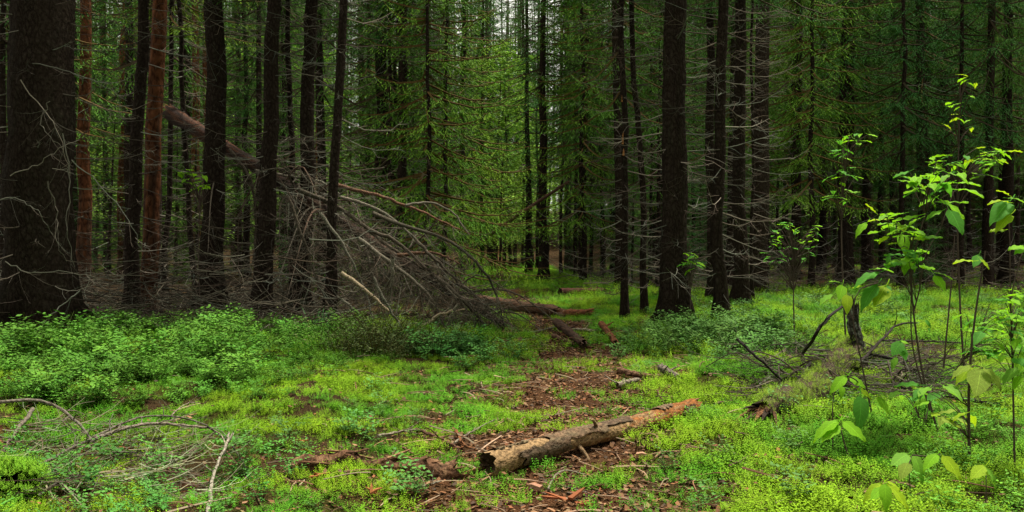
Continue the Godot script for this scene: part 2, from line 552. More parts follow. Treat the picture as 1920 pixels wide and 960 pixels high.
# ---------------------------------------------------------------- trees
func trunk_shape(r0: float, height: float, lean: Vector3, seed_: int, sides: int, rings: int, base: Color, flare := 0.35, top := Color(0, 0, 0, 0)) -> ArrayMesh:
	# TOP: a second bark colour that breaks in above head height in ragged plates (pines)
	var s := Shape.new()
	var f := FastNoiseLite.new()
	f.seed = seed_
	f.frequency = 1.0
	for a in rings + 1:
		var t := pow(float(a) / rings, 1.7)
		var h := t * height - 0.15
		var centre := lean * h + Vector3(f.get_noise_2d(h * 0.25, 3.0), 0, f.get_noise_2d(h * 0.25, 9.0)) * 0.10 * clampf(h, 0.0, 1.0)
		var r := r0 * pow(maxf(1.0 - t * 0.97, 0.02), 0.75) + r0 * flare * exp(-maxf(h, 0.0) * 3.6)
		for k in sides:
			var g := TAU * k / sides
			var lobes := 1.0 + 0.28 * flare * 3.0 * exp(-maxf(h, 0.0) * 4.0) * sin(g * 5.0 + seed_) + f.get_noise_3d(cos(g) * 3.0, h * 2.0, sin(g) * 3.0) * 0.11 + f.get_noise_3d(cos(g) * 9.0, h * 7.0, sin(g) * 9.0) * 0.075
			s.v.push_back(centre + Vector3(cos(g), 0, sin(g)) * r * lobes + Vector3(0, h, 0))
			s.n.push_back(Vector3(cos(g), 0.02, sin(g)))
			var col := base
			var blot := f.get_noise_3d(cos(g) * 1.5 + 20.0, h * 1.2, sin(g) * 1.5)
			if top.a > 0.0:
				col = base.lerp(top, smoothstep(-0.1, 0.25, blot + (h - 1.6) * 0.15))
			else:
				col = base.lerp(Color(0.10, 0.11, 0.075), smoothstep(0.18, 0.5, blot) * 0.5)
			s.c.push_back(col * (1.0 + 0.35 * f.get_noise_3d(cos(g) * 4.0, h * 3.0 + 40.0, sin(g) * 4.0)))
	for a in rings:
		for k in sides:
			var k2 := (k + 1) % sides
			var p := a * sides
			s.i.push_back(p + k); s.i.push_back(p + k2); s.i.push_back(p + sides + k)
			s.i.push_back(p + k2); s.i.push_back(p + sides + k2); s.i.push_back(p + sides + k)
	return s.mesh()

func dead_bough(s: Shape, p: Vector3, dir: Vector3, length: float, thick: float, col: Color, fine: int) -> void:
	# a dry bough: droops, then turns up at the tip, with bare side twigs
	var side := dir.cross(Vector3.UP).normalized()
	var path := PackedVector3Array()
	var bend := rr(-0.25, 0.25)
	var sag := rr(0.10, 0.35)
	for k in 6:
		var t := k / 5.0
		path.push_back(p + dir * length * t + side * bend * length * t * t + Vector3.UP * length * (-sag * t + sag * 1.1 * t * t * t) + Vector3(rr(-1, 1), rr(-1, 1), rr(-1, 1)) * 0.025 * length * t)
	s.tube(path, thick, thick * 0.3, 4 if fine > 3 else 3, col)
	for k in fine:
		var t := rr(0.2, 0.95)
		var a := int(t * 5.0)
		var q := path[a].lerp(path[mini(a + 1, 5)], t * 5.0 - a)
		var out := (dir * rr(0.3, 1.0) + side * rr(-1.0, 1.0) + Vector3.UP * rr(-0.7, 0.35)).normalized()
		var l := length * rr(0.15, 0.4) * (1.15 - t * 0.5)
		var mid := q + out * l * 0.5 + Vector3(rr(-1, 1), rr(-1, 1), rr(-1, 1)) * l * 0.12
		s.tube(PackedVector3Array([q, mid, q + out * l + Vector3(0, rr(-0.2, 0.25) * l, 0)]), thick * 0.38, thick * 0.16, 3, tint(col, 0.25))

func dead_boughs(seed_: int, low: float, high: float, count: int, reach: float, thick: float, fine: int, inner := 0.0) -> ArrayMesh:
	rng.seed = seed_
	var s := Shape.new(false)
	for k in count:
		var h := lerpf(low, high, (k + rng.randf()) / count)
		var a := k * 2.4 + rr(-0.5, 0.5)
		var col := tint([Color(0.085, 0.078, 0.06), Color(0.17, 0.16, 0.13), Color(0.06, 0.05, 0.04)][k % 3], 0.3) * 1.67
		dead_bough(s, Vector3(cos(a) * inner, h, sin(a) * inner), Vector3(cos(a), rr(-0.15, 0.2), sin(a)).normalized(), reach * pow(rng.randf(), 0.7) + 0.25, thick * rr(0.6, 1.3), col, fine)
	return s.mesh()

func spruce_bough(s: Shape, p: Vector3, dir: Vector3, length: float, base: Color, sag: float, sprig: float) -> void:
	var side := dir.cross(Vector3.UP).normalized()
	var path := PackedVector3Array()
	var bend := rr(-0.15, 0.15)
	for k in 5:
		var t := k / 4.0
		path.push_back(p + dir * length * t + side * bend * length * t * t + Vector3.UP * length * (-sag * t + sag * 0.75 * t * t * t))
	s.tube(path, 0.012 + length * 0.006, 0.003, 3, Color(0.10, 0.075, 0.05))
	var count := int(length / 0.085)
	for k in count:
		var t := (k + 0.5) / count
		if t < 0.12: continue
		var a := mini(int(t * 4.0), 3)
		var q := path[a].lerp(path[a + 1], t * 4.0 - a)
		var fwd := (path[a + 1] - path[a]).normalized()
		for sd in [-1.0, 1.0]:
			if rng.randf() < 0.12: continue
			var out: Vector3 = (fwd * rr(0.45, 0.9) + side * sd + Vector3(0, -rr(0.15, 0.9), 0)).normalized()
			var l := (0.12 + 0.30 * (1.0 - t) * minf(length, 1.6)) * rr(0.6, 1.2)
			var n := maxi(2, int(l / (sprig * 0.42)))
			var col := tint(base, 0.28)
			var across := out.cross(Vector3(rr(-0.3, 0.3), 1, rr(-0.3, 0.3))).normalized()
			for m in n:
				var e := (m + 0.3) / n
				var o := q + out * l * e + Vector3(0, -0.25 * l * e * e, 0)
				var d := (out + across * rr(-0.9, 0.9) + Vector3(0, rr(-0.45, 0.1), 0)).normalized() * sprig * rr(0.7, 1.2)
				s.kite(o, d, d.cross(Vector3(rr(-0.7, 0.7), 1, rr(-0.7, 0.7))).normalized() * sprig * 0.075, col.lerp(base * 1.7, e * 0.4), 0.45)

func spruce_crown(seed_: int, height: float, reach: float, step: float, sprig: float, base: Color, gaps: float) -> ArrayMesh:
	rng.seed = seed_
	var s := Shape.new(false)
	var h := 0.0
	var turn := 0.0
	while h < height:
		var f := h / height
		var n := 5
		turn += 0.7
		for k in n:
			if rng.randf() < gaps: continue
			var a := turn + TAU * k / n + rr(-0.35, 0.35)
			var l := reach * pow(1.0 - f, 0.75) * rr(0.55, 1.1) + 0.12
			spruce_bough(s, Vector3(0, h + rr(-0.15, 0.15), 0), Vector3(cos(a), lerpf(-0.12, 0.5, f) + rr(-0.1, 0.1), sin(a)).normalized(), l, base, rr(0.15, 0.5), sprig)
		h += step * rr(0.8, 1.2)
	return s.mesh()

func leafy_crown(seed_: int, height: float, reach: float, leaves: int, size: float, base: Color) -> ArrayMesh:
	# boughs that spread in layers, each with a spray of small leaves
	rng.seed = seed_
	var s := Shape.new(false)
	var boughs := 26
	for k in boughs:
		var f := (k + rng.randf()) / boughs
		var a := k * 2.4
		var l := reach * (1.0 - 0.75 * f) * rr(0.6, 1.1)
		var p := Vector3(0, height * f * 0.9, 0)
		var tip := p + Vector3(cos(a) * l, l * rr(0.1, 0.5), sin(a) * l)
		s.tube(PackedVector3Array([p, p.lerp(tip, 0.5) + Vector3(0, 0.06 * l, 0), tip]), 0.012, 0.003, 3, Color(0.11, 0.09, 0.07))
		for m in leaves / boughs:
			var t := pow(rng.randf(), 0.6)
			var q := p.lerp(tip, t) + Vector3(rng.randfn(0, 0.16), rng.randfn(0, 0.06), rng.randfn(0, 0.16)) * l
			var g := rr(0, TAU)
			var d := Vector3(cos(g), rr(-0.4, 0.25), sin(g)).normalized() * size * rr(0.7, 1.3)
			s.kite(q, d, d.cross(Vector3(rr(-0.5, 0.5), 1, rr(-0.5, 0.5))).normalized() * size * 0.32, tint(base, 0.3), 0.45)
	return s.mesh()

var crowns := []
var low_crowns := []
var leafies := []
var boughs_near := []
var boughs_far := []
var poles := []

func make_stock() -> void:
	var greens := [Color(0.085, 0.21, 0.035), Color(0.06, 0.18, 0.04), Color(0.11, 0.23, 0.03), Color(0.06, 0.19, 0.05)]
	for k in 4:
		crowns.append(spruce_crown(200 + k, 14.0, 2.3, 0.45, 0.11, greens[k], 0.15))
	for k in 4:
		low_crowns.append(spruce_crown(220 + k, 9.0, 1.8, 0.31, 0.085, greens[(k + 2) % 4] * 1.25, 0.12))
	for k in 3:
		leafies.append(leafy_crown(240 + k, 4.0, 1.3, 2600, 0.075, Color(0.20, 0.36, 0.05)))
	for k in 4:
		boughs_near.append(dead_boughs(260 + k, 0.4, 6.5, 84, 1.25, 0.0075, 8))
	for k in 4:
		boughs_far.append(dead_boughs(280 + k, 0.4, 8.5, 34, 1.1, 0.009, 3))
	for k in 4:
		poles.append(trunk_shape(0.14, 20.0, Vector3(rr(-0.02, 0.02), 0, rr(-0.02, 0.02)), 300 + k, 9, 12, Color(0.14, 0.115, 0.095), 0.3))

func tree(kind: String, top_px: float, base_px: float, base_py: float, width: float, green: float, label: String) -> Node3D:
	# GREEN: the height at which the living crown starts; 0 for none (a thin pole); below 0: a low bushy crown from that height
	var d := K * EYE / (base_py - LEVEL)
	var at := stand(base_px, d)
	var r := width * 0.5 / K * d
	var seen_up := EYE + LEVEL / K * d
	var lean := Vector3((top_px - base_px) / K * d / seen_up, 0, rr(-0.02, 0.02))
	var seed_ := rng.randi_range(1, 9999)
	var called: String = {"s": "spruce_tree", "p": "pine_tree", "t": "thin_spruce_tree"}[kind]
	var o := thing(called, label, {"s": "spruce", "p": "pine", "t": "spruce"}[kind], at, "trees of the forest")
	var high := clampf(r * 90.0, 13.0, 22.0)
	var dark := Color(0.12, 0.10, 0.085)
	if kind == "p":
		part("trunk", trunk_shape(r, 20.0, lean, seed_, 20, 34, Color(0.24, 0.15, 0.10), 0.12, Color(0.52, 0.24, 0.12)), M.pine_bark, o)
	else:
		part("trunk", trunk_shape(r, high, lean, seed_, 40 if width > 20 else 14, 90 if width > 20 else 30, dark, 0.55 if width > 18 else 0.4), M.bark, o)
	if kind != "p":
		var b := part("dead_branches", dead_boughs(seed_, 0.3, 5.0, 80, 0.9, 0.006, 6, r * 0.9) if width > 100 else (boughs_near[seed_ % 4] if d < 20.0 else boughs_far[seed_ % 4]), M.twig, o, "stuff")
		b.rotation.y = seed_ * 0.7
		var k := clampf(0.55 + r * 3.0, 0.6, 1.35) if width < 100 else 1.0
		b.scale = Vector3(k, 1.0, k)
		if width > 60:
			# long pale boughs that hang down the near side of the great trunk
			for q in [[[[40, 150], [70, 190], [110, 250], [132, 330]], 9.0], [[[95, 190], [78, 225], [88, 250], [118, 280]], 8.8], [[[118, 250], [132, 340], [125, 420], [140, 500]], 8.7], [[[20, 330], [60, 315], [110, 280], [150, 262]], 8.8], [[[0, 375], [30, 372], [70, 395], [100, 440]], 8.7], [[[10, 490], [60, 512], [120, 510], [180, 520]], 8.6], [[[150, 545], [95, 590], [70, 625], [60, 650]], 8.5], [[[135, 300], [190, 350], [240, 410], [268, 470]], 8.9], [[[60, 120], [110, 130], [170, 150], [240, 190]], 9.1], [[[90, 340], [108, 400], [104, 450], [125, 490]], 8.6]]:
				var pts := []
				for w in q[0]: pts.append(ap(w[0], w[1], float(q[1]) + rr(-0.1, 0.1)) - at)
				var line := curve(pts, 14)
				var sh := Shape.new(false)
				for e in range(1, 14): line[e] += Vector3(rr(-1, 1), rr(-1, 1), rr(-1, 1)) * 0.016
				sh.tube(line, 0.006, 0.0025, 5, tint(Color(0.13, 0.125, 0.10), 0.25) * 1.67)
				for j in 6:
					var e := rng.randi_range(2, 13)
					dead_bough(sh, line[e], ((line[e + 1] - line[e]).normalized() + Vector3(rr(-1, 1), rr(-1, 0.4), rr(-0.3, 0.8))).normalized(), rr(0.15, 0.45), 0.002, tint(Color(0.10, 0.095, 0.075), 0.3) * 1.67, 2)
				part("branch", sh.mesh(), M.twig, o)
		b.transform = Transform3D(Basis(Vector3(1, 0, 0), Vector3(lean.x, 1, lean.z), Vector3(0, 0, 1)), Vector3.ZERO) * b.transform
	if green != 0.0:
		var low := green < 0.0
		var start := absf(green)
		var c := part("crown", low_crowns[seed_ % 4] if low else crowns[seed_ % 4], M[sorts[(seed_ / 4) % 4]], o, "stuff", lean * start + Vector3(0, start, 0))
		c.rotation.y = seed_ * 1.3
		var k2 := clampf((high + 3.0 - start) / (9.0 if low else 14.0), 0.6, 1.4)
		c.scale = Vector3(clampf(k2, 0.75, 1.2), k2, clampf(k2, 0.75, 1.2))
	return o

func build_trees() -> void:
	rng.seed = 40
	tree("s", 82, 72, 640, 122, 7.0, "massive dark spruce at the far left, the broadest trunk of all")
	tree("p", 160, 160, 545, 26, 9.0, "orange pine trunk just right of the massive dark spruce")
	tree("p", 237, 234, 521, 28, 9.0, "pale pinkish pine trunk deep behind the leaning reddish pine")
	tree("s", 266, 247, 592, 26, 6.0, "dark leaning spruce pressed against the left of the reddish pine")
	tree("p", 293, 273, 588, 32, 8.0, "reddish pine with bare orange lower bark leaning to the right")
	tree("t", 322, 311, 574, 11, 5.0, "thin dark pole right beside the reddish pine")
	tree("t", 340, 368, 580, 11, 0.0, "thin dark pole leaning left, below the high end of the fallen spruce")
	tree("p", 365, 366, 531, 17, 9.0, "pale grey pine trunk seen just left of the broad dark spruce")
	tree("p", 385, 383, 528, 15, 9.0, "orange pine trunk half hidden behind the broad dark spruce")
	tree("s", 406, 396, 593, 43, 6.5, "broad dark spruce that the fallen spruce passes behind")
	tree("t", 460, 462, 522, 14, -3.0, "slim distant spruce between the two dark trunks crossed by the fallen spruce")
	tree("s", 520, 491, 600, 34, 6.0, "dark spruce leaning right, in front of the middle of the fallen spruce")
	tree("t", 544, 548, 586, 12, 5.0, "slim dark spruce between two leaning trunks over the brush heap")
	tree("s", 582, 564, 592, 31, 6.0, "dark spruce rising out of the top of the brush heap")
	tree("p", 597, 593, 526, 11, 9.0, "narrow greyish pine seen at the right edge of a dark spruce")
	tree("s", 641, 617, 607, 20, 5.5, "slender black spruce in front of the brush heap")
	tree("s", 716, 708, 546, 28, 6.0, "grey brown spruce standing behind the brush heap")
	tree("t", 745, 735, 545, 10, 0.0, "thin dark pole close right of the grey brown spruce")
	tree("t", 866, 866, 516, 9, -4.0, "small dark trunk under hanging green boughs left of the path")
	tree("t", 988, 991, 515, 13, -5.5, "first of the dark trunks standing at the right edge of the path's far end")
	tree("t", 1008, 1007, 511, 6, 0.0, "thinnest trunk between the two dark ones at the path's far end")
	tree("s", 1017, 1019, 528, 19, -6.0, "second, thicker dark trunk at the right edge of the path's far end")
	var scarred := tree("t", 1165, 1172, 604, 14, 5.0, "slim spruce with orange scars where its bark has peeled")
	for q in [[1167.0, 178.0, 0.10], [1168.0, 258.0, 0.09], [1169.0, 285.0, 0.05]]:
		var p := ap(q[0], q[1], -scarred.position.z - 0.055) - scarred.position
		part("bark_scar", splinter(p - Vector3(0, float(q[2]), 0), Vector3(0.02, 1, 0.01).normalized(), float(q[2]) * 2.0, 0.022, Color(0.75, 0.36, 0.12)), M.dead_wood, scarred).set_meta("label", "orange scar of peeled bark")
	tree("t", 1181, 1210, 594, 13, 5.0, "slim leaning spruce with a pale lichen grey foot")
	tree("s", 1266, 1268, 613, 50, 6.5, "broad spruce with a flared foot right of the path")
	tree("s", 1331, 1335, 566, 20, 5.5, "dark spruce half hidden behind the straight one right of the broad spruce")
	tree("s", 1350, 1353, 615, 24, 6.0, "straight grey spruce next right of the broad flared spruce")
	tree("s", 1383, 1388, 573, 27, 5.5, "spruce bristling with pale upcurved dead branches")
	tree("t", 1407, 1411, 569, 7, 0.0, "thin pole beside the spruce with upcurved dead branches")
	tree("s", 1487, 1490, 521, 18, -4.0, "distant spruce with green boughs spreading above a dark gap")
	tree("s", 1540, 1540, 516, 17, -5.0, "distant spruce behind the green boughs, left of the tall straight trunk")
	tree("s", 1580, 1581, 536, 20, -5.0, "tall straight dark spruce behind the leafy saplings")
	tree("t", 1617, 1622, 513, 12, -6.0, "slim far spruce right of the tall straight one")
	tree("t", 1644, 1655, 520, 13, -5.0, "slim far spruce leaning left above the saplings")
	tree("s", 1674, 1677, 517, 17, 8.0, "far spruce third right of the tall straight one")
	tree("t", 1705, 1704, 513, 10, -6.0, "slender far spruce over the tallest sapling")
	tree("s", 1738, 1741, 525, 15, -5.0, "dark spruce straight above the bright clustered leaves")
	tree("s", 1772, 1768, 521, 21, -5.5, "thick far spruce behind the sapling with layered leaves")
	tree("t", 1815, 1818, 512, 10, -6.0, "slim far spruce right of the layered leaves")
	tree("s", 1850, 1851, 516, 16, -5.0, "far spruce between the layered leaves and the right edge")
	tree("s", 1882, 1885, 536, 23, -4.5, "nearest dark spruce close to the right edge")
	tree("t", 6, 4, 560, 15, -5.0, "slim trunk left of the massive dark spruce at the very edge")
	var slim := [[1052, 521], [1079, 523], [1108, 518], [1131, 525], [1152, 520], [1219, 530], [1233, 538], [1300, 524], [1437, 520], [1460, 516]]
	var says := ["first", "second", "third", "fourth", "fifth"]
	for k in slim.size():
		var l: String
		if k < 5:
			l = "%s of the thin dark poles counted right from the path's far end" % says[k]
		else:
			l = ["thin pole close left of the broad flared spruce", "thin pole brushing the left side of the broad flared spruce", "thin pole just right of the broad flared spruce", "thin pole right of the upcurved dead branches", "second thin pole right of the upcurved dead branches"][k - 5]
		tree("t", slim[k][0] + rr(-8, 8), slim[k][0], slim[k][1], rr(6, 9), -rr(2.5, 5.0), l)
	# bushy spruces whose green boughs hang into view
	tree("t", 838, 832, 552, 9, -0.7, "young spruce with low hanging boughs left of the path, beyond the brush heap")
	tree("t", 806, 800, 557, 9, -0.5, "full young spruce with drooping boughs close behind the brush heap")
	tree("t", 868, 864, 541, 9, -0.9, "young spruce whose boughs droop over the left side of the path")
	tree("t", 735, 730, 548, 9, -1.0, "full green spruce behind the grey brown one over the brush heap")
	tree("t", 775, 772, 538, 10, -1.6, "dense green spruce behind the brush heap")
	tree("t", 690, 690, 528, 10, -2.6, "green spruce seen between the dark trunks above the brush heap")
	tree("t", 1090, 1094, 531, 11, -1.9, "drooping dark green spruce right of the path's far end")
	tree("t", 1150, 1148, 519, 10, -4.2, "green spruce behind the slim scarred one")
	tree("t", 1520, 1522, 546, 11, -2.5, "spruce with broad flat green boughs over the dark gap")
	tree("t", 1690, 1690, 541, 11, -3.4, "blue green spruce with boughs above the saplings")
	tree("t", 1800, 1802, 540, 11, -3.4, "drooping spruce behind the layered leaves")
	tree("t", 905, 903, 517, 9, -2.2, "small green spruce at the left side of the path's far end")

func describe(list: Array, noun: String, group: String) -> void:
	# what each of them stands beside, as seen down the path
	var marks := [[75, "massive left trunk"], [160, "orange pine"], [275, "reddish leaning pine"], [396, "broad dark spruce"], [491, "right leaning spruce"], [564, "brush heap spruce"], [617, "slender black spruce"], [708, "grey brown spruce"], [832, "low hanging boughs"], [991, "far path trunks"], [1094, "drooping green spruce"], [1190, "two slim scarred spruces"], [1268, "broad flared spruce"], [1388, "upcurved dead branches"], [1490, "dark gap"], [1581, "tall straight spruce"], [1655, "slim tilted spruce"], [1768, "layered leaves"], [1885, "right edge spruce"]]
	var sets := {}
	for o in list:
		var px: float = 960.0 + o.position.x / -o.position.z * K
		var near := 0
		for k in marks.size():
			if absf(marks[k][0] - px) < absf(marks[near][0] - px): near = k
		var depth := "standing near" if -o.position.z < 30.0 else ("farther back" if -o.position.z < 41.0 else "far back")
		var key := "%s, just %s of the %s" % [depth, "left" if px < marks[near][0] else "right", marks[near][1]]
		if px < -20.0 or px > 1940.0: key = "%s, outside the photo" % depth
		if not sets.has(key): sets[key] = []
		sets[key].append(o)
	for key in sets:
		var some: Array = sets[key]
		some.sort_custom(func(a: Node3D, b: Node3D) -> bool: return a.position.x / -a.position.z < b.position.x / -b.position.z)
		for k in some.size():
			var which := "" if some.size() == 1 or key.ends_with("photo") else "%s from the left, " % ["first", "second", "third", "fourth", "fifth", "sixth"][mini(k, 5)]
			tag(some[k], noun + " %s%s" % [which, key], "spruce", group)

func build_backwoods() -> void:
	# the rest of the trees one can tell apart between the trunks: one of each kind, then copies
	rng.seed = 77
	var kinds := []
	for k in 4:
		var o := Node3D.new()
		part("trunk", poles[k], M.bark, o)
		part("dead_branches", boughs_far[k], M.twig, o, "stuff")
		var c := part("crown", crowns[k] if k < 2 else low_crowns[k], M[sorts[k]], o, "stuff", Vector3(0, 3.0 + k * 0.7, 0))
		c.scale = Vector3(1.0, 1.1 if k < 2 else 1.6, 1.0)
		kinds.append(o)
	var spots := []
	var tries := 0
	while spots.size() < 120 and tries < 6000:
		tries += 1
		var d := rr(19.0, 52.0)
		var x := rr(-0.75, 0.75) * d
		if absf(x - way(d)) < (1.6 + d * 0.02 if d < 36.0 else 8.5): continue
		if d > 35.0 and x < -0.16 * d and x > -0.54 * d and rng.randf() < 0.75: continue
		if d < 27.0 and absf(x) < d * 0.6 and rng.randf() < 0.55: continue
		var free := true
		for q in spots:
			if Vector2(q.x - x, q.z + d).length() < 1.7: free = false
		if free: spots.append(Vector3(x, ground(x, -d), -d))
	var made := []
	for k in spots.size():
		var p: Vector3 = spots[k]
		var o: Node3D = kinds[k % 4].duplicate()
		o.name = numbered("forest_spruce_tree")
		add_child(o)
		o.position = p
		o.rotation.y = rr(0, TAU)
		var w := rr(0.7, 1.25)
		o.scale = Vector3(w, rr(1.0, 1.35), w)
		made.append(o)
	describe(made, "slim spruce", "background spruces")
	# young spruces that fill the dark under the trees
	var young_ones := []
	tries = 0
	while young_ones.size() < 48 and tries < 4000:
		tries += 1
		var d := rr(19.0, 40.0)
		var x := rr(-0.62, 0.62) * d
		var px := 960.0 + x / d * K
		if px > 780 and px < 1060 or d < 21.0: continue
		var o := Node3D.new()
		o.name = numbered("young_spruce_tree")
		add_child(o)
		o.position = Vector3(x, ground(x, -d), -d)
		o.rotation.y = rr(0, TAU)
		var k := young_ones.size() % 4
		part("trunk", poles[k], M.bark, o).scale = Vector3(0.3, 0.24, 0.3)
		var c := part("crown", low_crowns[k], M[sorts[3 if k % 2 == 0 else 0]], o, "stuff", Vector3(0, 0.25, 0))
		c.scale = Vector3.ONE * rr(0.42, 0.6)
		young_ones.append(o)
	describe(young_ones, "young bushy spruce", "young spruces under the trees")
	var back := 0
	while back < 100:
		var p := Vector3(rr(-20, 20), 0, rr(-12, 24))
		if Vector2(p.x, p.z).length() < 5.5 or p.z < -absf(p.x) * 1.1 + 3.5: continue
		back += 1
		var o: Node3D = kinds[back % 4].duplicate()
		o.name = numbered("forest_spruce_tree")
		add_child(o)
		o.position = Vector3(p.x, ground(p.x, p.z), p.z)
		o.rotation.y = rr(0, TAU)
		o.scale = Vector3(1.1, 1.1, 1.1)
		var low := part("crown", low_crowns[back % 4], M.needles, o, "stuff", Vector3(0, 0.6, 0))
		low.scale = Vector3(1.0, 0.8, 1.0)
		tag(o, "dark spruce standing beside or behind the viewer, outside the photo", "spruce", "spruces round the viewer")
	for o in kinds: o.free()
	# broadleaved young trees that catch the light far down the path and behind the left trunks
	for q in [[918, 496.0, "tall distant spruce left of the gap over the path's end"], [986, 494.0, "tall distant spruce right of the gap over the path's end"]]:
		var dd := K * EYE / (float(q[1]) - LEVEL)
		var o := thing("forest_spruce_tree", q[2], "spruce", stand(q[0], dd))
		part("trunk", poles[0], M.bark, o)
		var c := part("crown", crowns[1], M.needles, o, "stuff", Vector3(0, 2.0, 0))
		c.scale = Vector3(1.3, 1.3, 1.3)
		o.scale = Vector3(1.2, 1.35, 1.2)
	var young := [[935, 522, 1.0, "bright leafy young tree at the left side of the path's far end"], [958, 504, 2.0, "bright leafy tree closing the far end of the path"], [925, 506, 1.9, "tall leafy tree left of the bright one at the path's end"], [890, 512, 1.1, "leafy young tree under the hanging spruce boughs"], [1000, 506, 1.3, "leafy tree behind the dark trunks at the path's far end"], [880, 503, 1.6, "small pale leafy tree left of the gap, behind the hanging boughs"], [1025, 504, 1.6, "pale leafy tree right of the thicker dark trunk at the gap"], [965, 497, 2.4, "farthest pale leafy tree in the bright gap"], [930, 498, 2.2, "far pale leafy tree left of the farthest one in the gap"], [905, 505, 1.7, "pale leafy tree at the left of the bright gap"], [980, 501, 1.9, "tall leafy tree at the right of the bright gap"], [945, 500, 2.3, "highest leafy tree in the middle of the bright gap"], [948, 512, 0.8, "low leafy bush on the far end of the path"],
		[200, 522, 1.2, "leafy young tree right of the orange pine"], [330, 518, 1.3, "leafy young tree behind the reddish pine"], [450, 520, 1.4, "leafy young tree between the dark trunks crossed by the fallen spruce"], [610, 518, 1.3, "leafy tree behind the slender black spruce"], [120, 516, 1.5, "leafy tree behind the massive dark spruce"], [20, 520, 1.5, "leafy tree at the very left edge"],
		[700, 506, 2.0, "tall leafy tree in the bright wood behind the grey brown spruce"], [180, 505, 2.0, "tall leafy tree behind the orange pine"], [340, 504, 2.2, "high leafy tree far behind the thin dark poles"], [460, 503, 2.3, "high leafy tree far behind the crossed trunks"], [590, 504, 2.2, "high leafy tree far behind the brush heap"], [400, 508, 1.8, "tall pale leafy tree far behind the broad dark spruce"], [530, 509, 1.8, "tall leafy tree far behind the leaning spruce"], [260, 508, 1.8, "tall leafy tree far behind the leaning reddish pine"], [1700, 510, 1.5, "leafy tree far behind the saplings"], [1440, 511, 1.5, "leafy tree far behind the upcurved dead branches"]]
	for k in young.size():
		var y: Array = young[k]
		var d := K * EYE / (float(y[1]) - LEVEL)
		var o := thing("leafy_tree", y[3], "young tree", stand(y[0], d), "broadleaved young trees")
		var size: float = y[2]
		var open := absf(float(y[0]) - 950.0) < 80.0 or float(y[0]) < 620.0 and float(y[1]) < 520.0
		part("trunk", trunk_shape(0.05 * size, 5.5 * size, Vector3(rr(-0.05, 0.05), 0, 0), k + 900, 8, 10, Color(0.2, 0.17, 0.14), 0.1), M.bark, o)
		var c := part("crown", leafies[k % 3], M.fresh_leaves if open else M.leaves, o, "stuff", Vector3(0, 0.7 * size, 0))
		c.scale = Vector3.ONE * size * 1.25
		c.rotation.y = k * 1.1
	# the far wood, which reads as one mass
	var whole := Shape.new(false)
	rng.seed = 78
	whole.tube(PackedVector3Array([Vector3(0, -0.2, 0), Vector3(0.05, 5, 0), Vector3(0, 17, 0)]), 0.17, 0.03, 7, Color(0.10, 0.085, 0.07))
	var h := 0.5
	while h < 17.0:
		for k in 5:
			var a := rr(0, TAU)
			spruce_bough(whole, Vector3(0, h, 0), Vector3(cos(a), rr(-0.1, 0.3), sin(a)).normalized(), (2.2 if h > 3.0 else 1.3) * pow(1.0 - h / 17.2, 0.7) * rr(0.5, 1.1) + 0.1, Color(0.085, 0.20, 0.04), 0.35, 0.19)
		h += 0.5
	var places := []
	var colours := []
	for k in 1100:
		var d := rr(50.0, 125.0)
		var x := rr(-0.9, 0.9) * d
		if absf(x - way(d)) < (8.5 if d < 74.0 else 0.6): continue
		if d < 72.0 and x < -0.16 * d and x > -0.6 * d and rng.randf() < 0.8: continue
		var t := spin(Vector3(x, ground(x, -d), -d), rr(1.2, 1.5), 0.02)
		t.basis = t.basis.scaled(Vector3(1.0, rr(1.05, 1.45), 1.0))
		places.append(t)
		var g := rr(0.75, 1.4)
		colours.append(Color(g * rr(0.8, 1.3), g, g * rr(0.8, 1.1)))
	tag(scatter("distant_forest", whole.mesh(), M.needles, places, colours), "far spruce wood closing the view behind all the trunks", "forest", "", "stuff")

# ---------------------------------------------------------------- dead wood
func log_shape(path: PackedVector3Array, radii: Callable, sides: int, colour: Callable, seed_: int, lumps := 0.12, ragged := 0.0) -> ArrayMesh:
	var s := Shape.new()
	var f := FastNoiseLite.new()
	f.seed = seed_
	f.frequency = 1.0
	var count := path.size()
	var t := (path[1] - path[0]).normalized()
	var u := t.cross(Vector3.UP).normalized()
	for a in count:
		if a > 0:
			t = (path[mini(a + 1, count - 1)] - path[a - 1]).normalized()
			u = (u - t * u.dot(t)).normalized()
		var w := t.cross(u)
		var e := float(a) / (count - 1)
		for k in sides:
			var g := TAU * k / sides
			var dir := u * cos(g) + w * sin(g)
			var bump := 1.0 + f.get_noise_3d(cos(g) * 1.6, e * 14.0, sin(g) * 1.6) * lumps * 2.0 + f.get_noise_3d(cos(g) * 5.0, e * 30.0, sin(g) * 5.0) * lumps
			var p := path[a] + dir * float(radii.call(e)) * bump
			if ragged > 0.0 and (a == 0 or a == count - 1):
				p += t * (f.get_noise_2d(g * 3.0, a * 7.0) + 0.3) * ragged * (-1.0 if a == 0 else 1.0)
			s.v.push_back(p)
			s.n.push_back(dir)
			s.c.push_back(colour.call(e, g, f.get_noise_3d(cos(g) * 2.2, e * 12.0, sin(g) * 2.2)))
	for a in count - 1:
		for k in sides:
			var k2 := (k + 1) % sides
			var p := a * sides
			s.i.push_back(p + k); s.i.push_back(p + sides + k); s.i.push_back(p + k2)
			s.i.push_back(p + k2); s.i.push_back(p + sides + k); s.i.push_back(p + sides + k2)
	for e in 2:
		var q := 0 if e == 0 else count - 1
		var o := path[q] + (path[1] - path[0] if e == 0 else path[count - 2] - path[count - 1]) * 0.6
		for k in sides:
			s.tri(o, s.v[q * sides + k], s.v[q * sides + (k + 1) % sides], Color(0.10, 0.06, 0.035))
	return s.mesh()

